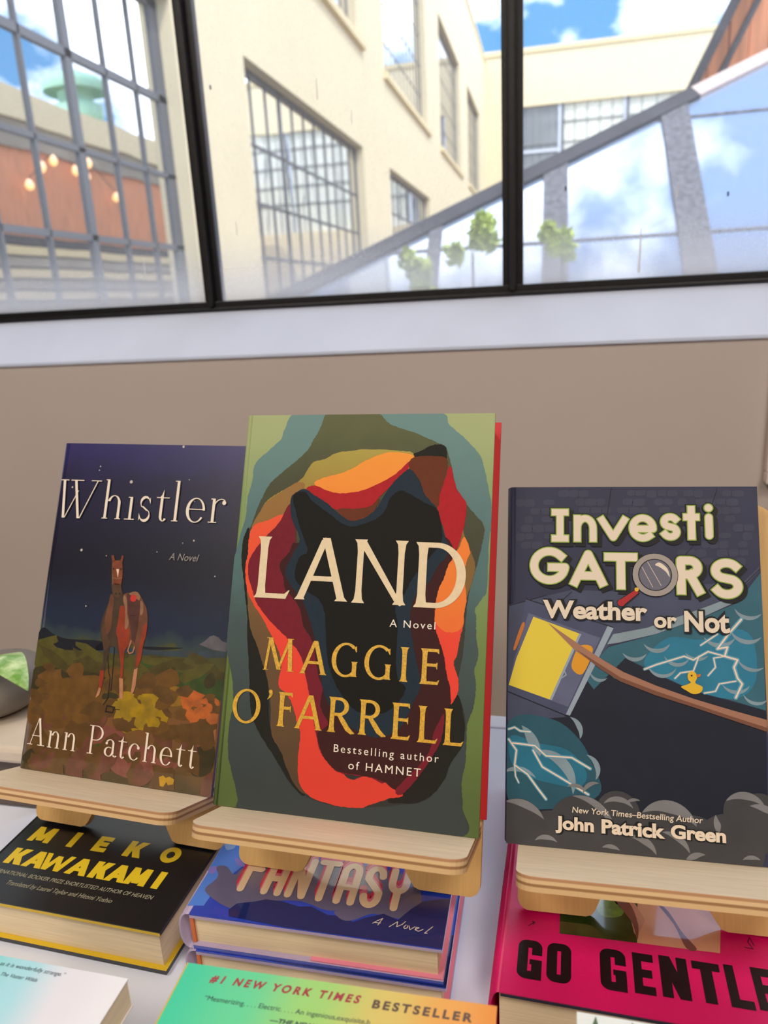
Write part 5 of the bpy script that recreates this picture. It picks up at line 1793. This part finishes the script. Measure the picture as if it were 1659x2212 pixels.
# colours of the printed covers
mat('l_slate', (52, 62, 64), 0.65, noise=0.07, nscale=260.0, spec=0.2)
mat('l_dark', (30, 29, 24), 0.65, noise=0.07, nscale=260.0, spec=0.2)
mat('l_red', (168, 28, 36), 0.65, noise=0.07, nscale=260.0, spec=0.2)
mat('l_wine', (112, 26, 40), 0.65, noise=0.07, nscale=260.0, spec=0.2)
mat('l_maroon', (58, 24, 24), 0.65, noise=0.07, nscale=260.0, spec=0.2)
mat('l_rust', (100, 48, 26), 0.65, noise=0.07, nscale=260.0, spec=0.2)
mat('l_navy', (30, 44, 56), 0.65, noise=0.07, nscale=260.0, spec=0.2)
mat('l_black', (19, 18, 15), 0.65, noise=0.07, nscale=260.0, spec=0.2)
mat('l_cream', (222, 200, 164), 0.6, noise=0.05, nscale=300.0)
mat('l_white', (238, 226, 210), 0.6)
mat('l_foil', (208, 160, 46), 0.42, noise=0.25, nscale=900.0)
mat('w_hill', (20, 23, 33), 0.35, noise=0.22, nscale=130.0, coat=0.35)
mat('w_mist', (52, 63, 72), 0.35, noise=0.22, nscale=130.0, coat=0.35)
mat('w_mount', (92, 87, 95), 0.35, noise=0.22, nscale=130.0, coat=0.35)
mat('w_olive', (80, 75, 28), 0.35, noise=0.22, nscale=130.0, coat=0.35)
mat('w_dkolive', (55, 48, 23), 0.35, noise=0.22, nscale=130.0, coat=0.35)
mat('w_brown', (102, 70, 28), 0.35, noise=0.22, nscale=130.0, coat=0.35)
mat('w_brown2', (90, 63, 28), 0.35, noise=0.22, nscale=130.0, coat=0.35)
mat('w_yellow2', (144, 115, 25), 0.35, noise=0.22, nscale=130.0, coat=0.35)
mat('w_orange2', (164, 90, 43), 0.35, noise=0.22, nscale=130.0, coat=0.35)
mat('w_olive2', (70, 62, 26), 0.35, noise=0.22, nscale=130.0, coat=0.35)
mat('w_rose2', (100, 60, 45), 0.35, noise=0.22, nscale=130.0, coat=0.35)
mat('w_green', (53, 72, 30), 0.35, noise=0.22, nscale=130.0, coat=0.35)
mat('w_gold', (137, 99, 28), 0.35, noise=0.22, nscale=130.0, coat=0.35)
mat('w_yellow', (154, 122, 16), 0.35, noise=0.22, nscale=130.0, coat=0.35)
mat('w_yelgrn', (126, 119, 36), 0.35, noise=0.22, nscale=130.0, coat=0.35)
mat('w_orange', (178, 92, 38), 0.35, noise=0.22, nscale=130.0, coat=0.35)
mat('w_salmon', (159, 102, 62), 0.35, noise=0.22, nscale=130.0, coat=0.35)
mat('w_rose', (122, 70, 58), 0.35, noise=0.22, nscale=130.0, coat=0.35)
mat('w_bright', (179, 137, 16), 0.35, noise=0.22, nscale=130.0, coat=0.35)
mat('h_dark', (67, 50, 36), 0.35, noise=0.22, nscale=130.0, coat=0.35)
mat('h_side', (104, 63, 42), 0.35, noise=0.22, nscale=130.0, coat=0.35)
mat('h_red', (141, 52, 28), 0.35, noise=0.22, nscale=130.0, coat=0.35)
mat('h_pale', (178, 122, 87), 0.35, noise=0.22, nscale=130.0, coat=0.35)
mat('h_head', (119, 60, 35), 0.35, noise=0.22, nscale=130.0, coat=0.35)
mat('h_muzz', (84, 57, 40), 0.35, noise=0.22, nscale=130.0, coat=0.35)
mat('h_tack', (77, 45, 38), 0.35, noise=0.22, nscale=130.0, coat=0.35)
mat('h_mane', (141, 100, 73), 0.35, noise=0.22, nscale=130.0, coat=0.35)
mat('w_star', (196, 186, 178), 0.35, coat=0.55)
mat('w_cream', (238, 222, 204), 0.35, coat=0.55)
mat('w_shadow', (12, 12, 20), 0.35, coat=0.55)
mat('w_grey', (150, 142, 134), 0.35, coat=0.55)
mat('h_white', (236, 196, 168), 0.35, coat=0.55)
mat('h_dot', (196, 48, 44), 0.35, coat=0.55)
mat('h_rein', (30, 26, 24), 0.35, coat=0.55)
mat('g_slab', (65, 70, 94), 0.5, noise=0.1, nscale=60.0, spec=0.25)
mat('g_brick', (55, 57, 78), 0.5, noise=0.1, nscale=60.0, spec=0.25)
mat('g_teal', (48, 94, 110), 0.5, noise=0.1, nscale=60.0, spec=0.25)
mat('g_sky', (38, 115, 144), 0.5, noise=0.1, nscale=60.0, spec=0.25)
mat('g_mist', (126, 142, 152), 0.5, noise=0.1, nscale=60.0, spec=0.25)
mat('g_night', (23, 28, 43), 0.5, noise=0.1, nscale=60.0, spec=0.25)
mat('g_lowteal', (36, 80, 97), 0.5, noise=0.1, nscale=60.0, spec=0.25)
mat('g_glow', (33, 104, 131), 0.5, noise=0.1, nscale=60.0, spec=0.25)
mat('g_cloud', (122, 141, 152), 0.5, noise=0.1, nscale=60.0, spec=0.25)
mat('g_cabin', (67, 72, 99), 0.5, noise=0.1, nscale=60.0, spec=0.25)
mat('g_edge', (141, 154, 169), 0.5, noise=0.1, nscale=60.0, spec=0.25)
mat('g_door', (90, 94, 122), 0.5, noise=0.1, nscale=60.0, spec=0.25)
mat('g_grey', (60, 60, 63), 0.5, noise=0.1, nscale=60.0, spec=0.25)
mat('g_cloud2', (117, 117, 120), 0.5, noise=0.1, nscale=60.0, spec=0.25)
mat('g_line', (19, 19, 30), 0.5, spec=0.25)
mat('g_halo', (99, 153, 176), 0.5, spec=0.25)
mat('g_bolt', (225, 201, 180), 0.5, spec=0.25)
mat('g_yellow', (216, 192, 64), 0.5, spec=0.25)
mat('g_pane', (210, 144, 36), 0.5, spec=0.25)
mat('g_rust', (185, 108, 45), 0.5, spec=0.25)
mat('g_pole', (154, 109, 88), 0.5, spec=0.25)
mat('g_poledk', (113, 72, 55), 0.5, spec=0.25)
mat('g_duck', (216, 172, 43), 0.5, spec=0.25)
mat('g_ink', (14, 14, 18), 0.5, spec=0.25)
mat('g_lime', (135, 162, 59), 0.5, spec=0.25)
mat('g_bone', (219, 203, 183), 0.5, spec=0.25)
mat('g_ring', (153, 144, 138), 0.5, spec=0.25)
mat('g_lens', (100, 99, 113), 0.5, spec=0.25)
mat('g_red', (165, 36, 37), 0.5, spec=0.25)
mat('k_yellow', (222, 192, 40), 0.3)
mat('k_grey', (170, 166, 140), 0.3)
mat('f_sky', (78, 130, 223), 0.22, coat=1.0)
mat('f_pale', (139, 176, 228), 0.22, coat=1.0)
mat('f_violet', (130, 120, 204), 0.22, coat=1.0)
mat('f_mauve', (96, 91, 122), 0.22, coat=1.0)
mat('f_navy', (22, 35, 96), 0.22, coat=1.0)
mat('f_crim', (191, 40, 72), 0.22, coat=1.0)
mat('f_pink', (215, 104, 130), 0.22, coat=1.0)
mat('f_cream', (225, 195, 159), 0.22, coat=1.0)
mat('f_line', (219, 199, 182), 0.22, coat=1.0)
mat('n_red', (170, 62, 74), 0.5)
mat('n_grey', (104, 84, 72), 0.5)
mat('n_ink', (54, 70, 78), 0.5)
mat('leaf_print', (84, 110, 70), 0.5)
mat('p_ink', (8, 7, 14), 0.3, coat=0.15)
mat('p_mark', (60, 16, 44), 0.5)
mat('p_leaf', (44, 66, 24), 0.16, noise=0.6, nscale=90.0, coat=1.0)
mat('p_green2', (96, 124, 44), 0.16, noise=0.4, nscale=120.0, coat=1.0)
mat('p_skin', (206, 152, 120), 0.16, noise=0.08, nscale=50.0, coat=1.0)
mat('p_skin2', (190, 136, 112), 0.16, coat=1.0)
mat('p_shade', (120, 74, 64), 0.16, coat=1.0)


J_night = ramp_mat('painted_meadow_at_night', 'Z', 0.0, .2395, [(0.0, (70, 56, 28)), (.08, (104, 76, 40)), (.18, (118, 78, 44)), (.26, (102, 78, 30)), (.33, (84, 74, 30)), (.385, (72, 72, 36)), (.405, (46, 60, 64)), (.44, (26, 36, 60)), (.62, (17, 19, 36)), (.85, (24, 22, 54)), (1.0, (40, 34, 92))], .35, .35, .10, 60.0)
J_land = ramp_mat('green_jacket_paper', 'Z', 0.0, .246, [(0.0, (74, 92, 36)), (.3, (96, 116, 52)), (.7, (124, 146, 88)), (1.0, (158, 168, 116))], .62, 0, .06, 60.0)
J_comic = mat('comic_board', (46, 48, 72), .5, .06, 60.0, spec=.25)
ramp_mat('l_teal', 'Z', 0.0, .246, [(0.0, (40, 48, 48)), (.2, (46, 56, 56)), (.42, (56, 72, 72)), (.62, (72, 104, 104)), (1.0, (98, 132, 130))], .65, 0, .10, 90.0)
ramp_mat('l_flame', 'Z', 0.0, .246, [(0.0, (206, 48, 26)), (.35, (226, 54, 30)), (.62, (226, 72, 30)), (1.0, (232, 96, 34))], .65, 0, .12, 60.0)
ramp_mat('l_gold', 'Z', .16, .235, [(0.0, (120, 86, 30)), (.4, (150, 124, 44)), (1.0, (168, 152, 62))], .65, 0, .2, 60.0)
ramp_mat('l_ochre', 'Z', 0.0, .2, [(0.0, (70, 48, 22)), (.4, (94, 64, 28)), (1.0, (142, 100, 40))], .65, 0, .2, 60.0)
ramp_mat('l_olive', 'Z', 0.0, .246, [(0.0, (30, 30, 26)), (.5, (40, 40, 28)), (.8, (60, 62, 34)), (1.0, (84, 88, 48))], .65, 0, .12, 60.0)
ramp_mat('l_amber', 'Z', .09, .235, [(0.0, (226, 96, 30)), (.4, (230, 118, 30)), (1.0, (236, 146, 40))], .65, 0, .2, 60.0)
J_red = mat('red_case_cloth', (196, 24, 32), .6)
J_black = mat('black_jacket', (14, 17, 24), .30, spec=.7)
J_yellow = mat('yellow_case', (214, 178, 36), .5)
J_cloud = mat('blue_jacket', (36, 66, 186), .22, .12, 25.0, coat=1.0)
J_lav = mat('lavender_jacket_inside', (176, 160, 190), .5, .05, 30.0)
J_endp = mat('pink_endpaper', (226, 132, 156), .7)
J_dark = mat('navy_flap', (34, 36, 58), .5)
J_head = mat('orange_headband', (206, 112, 62), .7)
J_pink = mat('hot_pink_jacket', (206, 10, 96), .45, .03, 400.0, bump=.15)
J_wht = mat('white_leaf_cover', (232, 236, 232), .4)
J_green = ramp_mat('green_to_orange_cover', 'X', 0.0, .143, [(0.0, (70, 208, 164)), (.22, (104, 216, 158)), (.45, (164, 216, 120)), (.68, (222, 198, 108)), (.85, (238, 170, 84)), (1.0, (236, 148, 58))], .38, 0, .06, 14.0)
J_teal = ramp_mat('teal_to_white_cover', 'X', 0.0, .141, [(0.0, (98, 206, 176)), (.45, (112, 212, 200)), (.62, (172, 222, 232)), (.80, (232, 228, 236)), (1.0, (240, 238, 242))], .4, 0, .22, 9.0)

# standing books on the plywood easels
bk = make_book('hardcover_book', .152, .2395, .030, J_night, ART['horse'], spine_r=.010)
tag(bk, 'glossy dark blue hardcover with a saddled horse in a meadow, leftmost on an easel', 'book')
place(bk, 'horse')
bk = make_book('hardcover_book', .163, .246, .034, J_land, ART['land'], back_m=J_red, back_shift=(.001, -.0005, .003))
tag(bk, 'tall green hardcover with torn paper layers and cream capitals, red back board showing', 'book')
place(bk, 'land')
bk = make_book('comic_book', .146, .2145, .020, J_comic, ART['storm'], spine_r=.003)
tag(bk, 'dark storm cloud comic book with lightning and chunky title, rightmost on an easel', 'book')
place(bk, 'storm')


def rrect(x0, z0, x1, z1, radii, n=6):
    """outline with rounded corners: radii for (x0,z0),(x1,z0),(x1,z1),(x0,z1)"""
    out = []
    for (cx, cz, a0), r in zip(((x0, z0, 180), (x1, z0, 270), (x1, z1, 0), (x0, z1, 90)), radii):
        sx = 1 if cx == x0 else -1
        sz = 1 if cz == z0 else -1
        if r <= 0:
            out.append((cx, cz))
            continue
        for i in range(n + 1):
            a = math.radians(a0 + 90 * i / n)
            out.append((cx + sx * r + r * math.cos(a), cz + sz * r + r * math.sin(a)))
    return out


def make_easel(key, U0, t, label, top_z, foot_y, lw=.012):
    r = empty('book_easel')
    tag(r, label, 'easel', 'plywood book easels')
    M_ = place(r, key)
    bt = .0058
    zb, zt, wd = -.0425, .2077, .1555
    # board outline with the cut-out between its feet
    o = []
    def cor(cx, cz, rr, a0, n=6):
        return [(cx + rr * math.cos(math.radians(a0 + 90 * i / n)), cz + rr * math.sin(math.radians(a0 + 90 * i / n))) for i in range(n + 1)]
    R1, R2 = .007, .016
    o += cor(U0 + R1, zb + R1, R1, 180)
    o += [(U0 + .040, zb), (U0 + .0435, zb + .0012), (U0 + .0455, zb + .004), (U0 + .0475, zb + .0085), (U0 + .0505, zb + .0155), (U0 + .053, zb + .0195), (U0 + .056, zb + .0208)]
    o += [(U0 + .101, zb + .0208), (U0 + .104, zb + .0195), (U0 + .1065, zb + .0155), (U0 + .1105, zb + .0085), (U0 + .1135, zb + .004), (U0 + .1155, zb + .0012), (U0 + .119, zb)]
    o += cor(U0 + wd - R1, zb + R1, R1, 270)
    o += cor(U0 + wd - R2, zt - R2, R2, 0)
    o += cor(U0 + R2, zt - R2, R2, 90)
    q = MB()
    q.prism(o, lambda x, z: (x, t + .0003, z), lambda x, z: (x, t + bt, z), M_birchd)
    q.build('back_board', r, .0006)
    # ledge carrying the book
    q = MB()
    ol = rrect(U0 + .0005, t - .0775, U0 + wd - .0005, t, (.010, .010, 0, 0))
    q.prism(ol, lambda x, y: (x, y, -.008), lambda x, y: (x, y, -.0004), M_birch, M_edge)
    q.build('ledge', r, .0007)
    # hinged leg behind
    inv = M_.inverted()
    uc = U0 + wd / 2
    top = Vector((uc, t + bt + .003, .13))
    bot = inv @ Vector((0, foot_y + .085, top_z + CAMZ + .0045))
    q = MB()
    ax = Vector((0, bot.y - top.y, bot.z - top.z)).normalized()
    nn = Vector((0, -ax.z, ax.y)) * .003
    pts = []
    for s_ in (-1, 1):
        pts += [(uc - lw * .6, top.y + nn.y * s_, top.z + nn.z * s_), (uc + lw * .6, top.y + nn.y * s_, top.z + nn.z * s_), (uc + lw, bot.y + nn.y * s_, bot.z + nn.z * s_), (uc - lw, bot.y + nn.y * s_, bot.z + nn.z * s_)]
    q.faces(pts, [(0, 1, 2, 3), (7, 6, 5, 4), (0, 4, 5, 1), (1, 5, 6, 2), (2, 6, 7, 3), (3, 7, 4, 0)], M_birchd)
    q.build('rear_leg', r)


make_easel('horse', -.005, .030, 'plywood easel holding the horse hardcover, standing on the black book', -.364, .400)
make_easel('land', .006, .034, 'plywood easel holding the tall green hardcover, standing on the blue book', -.346, .364)
make_easel('storm', .0066, .020, 'plywood easel holding the storm comic, standing on the hot pink book', -.362, .380, .022)

# books lying on the table
bk = make_book('hardcover_book', .155, .215, .0325, J_black, ART['night'], inner=J_yellow, spine_r=.004)
tag(bk, 'thick black hardcover with big yellow capitals lying under the horse book easel', 'book')
place(bk, 'night')
cl = make_book('hardcover_book', .1564, .236, .0258, J_cloud, ART['cloud'], inner=J_lav, spine_r=.010, spine_m=J_lav, head=J_head)
tag(cl, 'blue hardcover with clouds and rounded cream capitals, top of its pair on the table', 'book', 'blue cloud hardcovers')
place(cl, 'cloud')
# darker flap and pink endpaper showing round the page block of the blue book
fc = [c for c in cl.children if c.name.startswith('front_cover')][0]
q = MB(); q.box((.042, .0029, .0012), (.1545, .0034, .05), J_dark); q.build('jacket_flap', cl)
q = MB(); q.box((.078, .0222, .0008), (.156, .0229, .234), J_endp); q.build('endpaper', cl)
c2 = copy_tree(cl)
tag(c2, 'blue hardcover whose cloud cover is hidden, lower of its pair on the table', 'book')
c2.location.z -= .0261
c2.location.x += .0015
c2.location.y -= .001
bk = make_book('hardcover_book', .156, .230, .0355, J_pink, ART['pink'], inner=J_dark, spine_r=.008, spine_m=J_pink)
tag(bk, 'hot pink hardcover with heavy black capitals and a photo of knees under the comic easel', 'book')
place(bk, 'pink')

gr = make_book('paperback_book', .1415, .211, .027, J_green, ART['gradient'], hard=False, spine_m=J_yellow)
tag(gr, 'paperback with green to orange gradient cover, topmost of the stack nearest the camera', 'book', 'green gradient paperbacks')
place(gr, 'gradient')
for i, nm in enumerate(('second', 'third', 'bottom')):
    c2 = copy_tree(gr)
    tag(c2, nm + ' green gradient paperback in the stack nearest the camera', 'book')
    c2.location.z -= .027 * (i + 1)
    c2.location.x += (.0012, -.0008, .001)[i]

wh = make_book('paperback_book', .140, .210, .016, J_teal, ART['pale'], hard=False, spine_m=J_wht, page=mat('pale_page_paper', (240, 234, 222), .85, .06, 900.0, stretch=(.02, 1, .05)))
tag(wh, 'paperback with teal to white gradient cover, topmost of the stack at lower left', 'book', 'teal and white paperbacks')
place(wh, 'pale')
zz = 0
for i, nm in enumerate(('second', 'third', 'fourth', 'fifth', 'bottom')):
    c2 = copy_tree(wh)
    tag(c2, nm + ' teal and white paperback in the stack at lower left', 'book')
    dz = .0160 * (i + 1)
    c2.location.z -= dz
    c2.location.x -= .007
    c2.location.y -= .002

lf = make_book('paperback_book', .135, .205, .027, J_wht, (), hard=False, spine_m=J_wht)
tag(lf, 'white paperback with dark green leaf stripes, topmost at the bottom right corner', 'book', 'white leaf paperbacks')
lf.location = (.0105, .249 - .205, CAMZ - .29)
lf.rotation_euler = (math.radians(-90), 0, math.radians(-1.0))
q = MB()
rnd = random.Random(9)
for i in range(9):
    x = .006 + i * .0145
    p = [(x, .0), (x + .004, .19), (x + .001, .204), (x - .004, .19)]
    q.poly([(a, -.0004, c) for a, c in p], MATS['leaf_print'])
    q.poly([(a, -.0001, c) for a, c in p][::-1], MATS['leaf_print'])
q.build('leaf_print', lf)
for i, nm in enumerate(('second', 'third', 'bottom')):
    c2 = copy_tree(lf)
    tag(c2, nm + ' white leaf paperback in the stack at the bottom right corner', 'book')
    c2.location.z -= .027 * (i + 1)

# ------------------------------------------------------------------ plant at the left edge, standing on the table
M_pot = mat('grey_glazed_pot', (116, 107, 99), .6, .06, 30.0)
M_pale = mat('pale_wood_box', (206, 190, 172), .7, .05, 40.0)
M_brown = mat('dark_brown_box', (92, 78, 72), .7, .08, 30.0)
q = MB()
q.box((-.60, .452, TZ + .001), (-.414, .562, TZ + .0505), M_brown)
rb = q.build('wooden_riser', None, .004)
tag(rb, 'dark brown wooden riser on the table at the left edge, behind the black book', 'riser')
q = MB(); q.box((-.602, .443, TZ + .0507), (-.405, .558, TZ + .066), M_pale)
tag(q.build('wooden_tray', None, .004), 'pale wooden tray on the dark brown riser at the left edge', 'tray')
pt = tag(empty('potted_plant', (-.485, .505, TZ + .0662)), 'green leaved plant in a rounded grey pot at the left edge', 'plant')
q = MB(); q.lathe([(.004, 0), (.026, .0006), (.039, .005), (.047, .012), (.050, .020), (.048, .027), (.041, .034), (.030, .0385), (.018, .040), (.015, .035), (.002, .034)], (0, 0, 0), M_pot, 40); q.build('pot', pt)
q = MB(); q.lathe([(.0148, .0358), (.008, .0365), (.001, .037)], (0, 0, 0), M_brown, 24); q.build('soil', pt)
M_leaf = bpy.data.materials.new('variegated_leaf')
M_leaf.use_nodes = True
_n = M_leaf.node_tree.nodes
_l = M_leaf.node_tree.links.new
_tx = _n.new('ShaderNodeTexNoise'); _tx.inputs['Scale'].default_value = 70; _tx.inputs['Detail'].default_value = 5
_tc = _n.new('ShaderNodeTexCoord')
_rp = _n.new('ShaderNodeValToRGB')
_rp.color_ramp.elements[0].position = .38; _rp.color_ramp.elements[0].color = (*lin((110, 160, 62)), 1)
_rp.color_ramp.elements[1].position = .62; _rp.color_ramp.elements[1].color = (*lin((206, 226, 168)), 1)
_l(_tc.outputs['Object'], _tx.inputs['Vector']); _l(_tx.outputs['Fac'], _rp.inputs['Fac'])
_l(_rp.outputs['Color'], _n['Principled BSDF'].inputs['Base Color'])
_n['Principled BSDF'].inputs['Roughness'].default_value = .35


def leaf(base, tip, rise, wd, droop):
    q = MB()
    base, tip = Vector(base), Vector(tip)
    n = 10
    d = tip - base
    s = d.cross(Vector((0, 0, 1))).normalized()
    rows_ = []
    for i in range(n + 1):
        t = i / n
        c = base + d * t + Vector((0, 0, rise * math.sin(math.pi * min(1, t * .9)) - droop * t * t))
        w_ = wd * (math.sin(math.pi * (t ** .75)) ** .8 if 0 < t < 1 else 0.02)
        rows_.append([c - s * w_ + Vector((0, 0, -.12 * w_)), c + Vector((0, 0, .1 * w_)), c + s * w_ + Vector((0, 0, -.12 * w_))])
    vs_ = [p for r_ in rows_ for p in r_] + [p - Vector((0, 0, .0008)) for r_ in rows_ for p in r_]
    off = 3 * (n + 1)
    fs = []
    for i in range(n):
        for k in (0, 1):
            a = i * 3 + k
            fs.append((a, a + 1, a + 4, a + 3))
            fs.append((off + a + 3, off + a + 4, off + a + 1, off + a))
    q.faces(vs_, fs, M_leaf, True)
    q.build('leaf', pt)


leaf((.0, -.004, .034), (.094, -.066, .054), .024, .017, .004)
leaf((-.004, .0, .034), (-.07, -.04, .06), .014, .018, .006)
leaf((-.004, -.004, .034), (-.03, -.075, .05), .016, .018, .006)

# white moulded frame hanging on the beige wall at the right edge
wf = tag(empty('wall_frame', (.46, WY, CAMZ - .27)), 'white moulded frame on the beige wall, only its lower left corner in view', 'frame')
fo = Vector((.46, WY, CAMZ - .27))
M_cw = mat('cream_white_moulding', (232, 216, 208), .5)
for nm, a, c in (('stile', (.3010, -.016, -.262), (.3045, -.001, -.10)), ('stile', (.58, -.016, -.262), (.592, -.001, -.10)), ('head_rail', (.3010, -.016, -.10), (.592, -.001, -.09)), ('sill', (.3005, -.022, -.2785), (.596, -.001, -.264))):
    q = MB(); q.box((a[0] - fo.x, a[1], a[2] + .27), (c[0] - fo.x, c[1], c[2] + .27), M_cw); q.build(nm, wf, .001)
q = MB(); q.box((.3046 - fo.x, -.006, -.263 + .27), (.5795 - fo.x, -.001, -.101 + .27), mat('brown_frame_panel', (150, 122, 112), .6)); q.build('panel', wf)
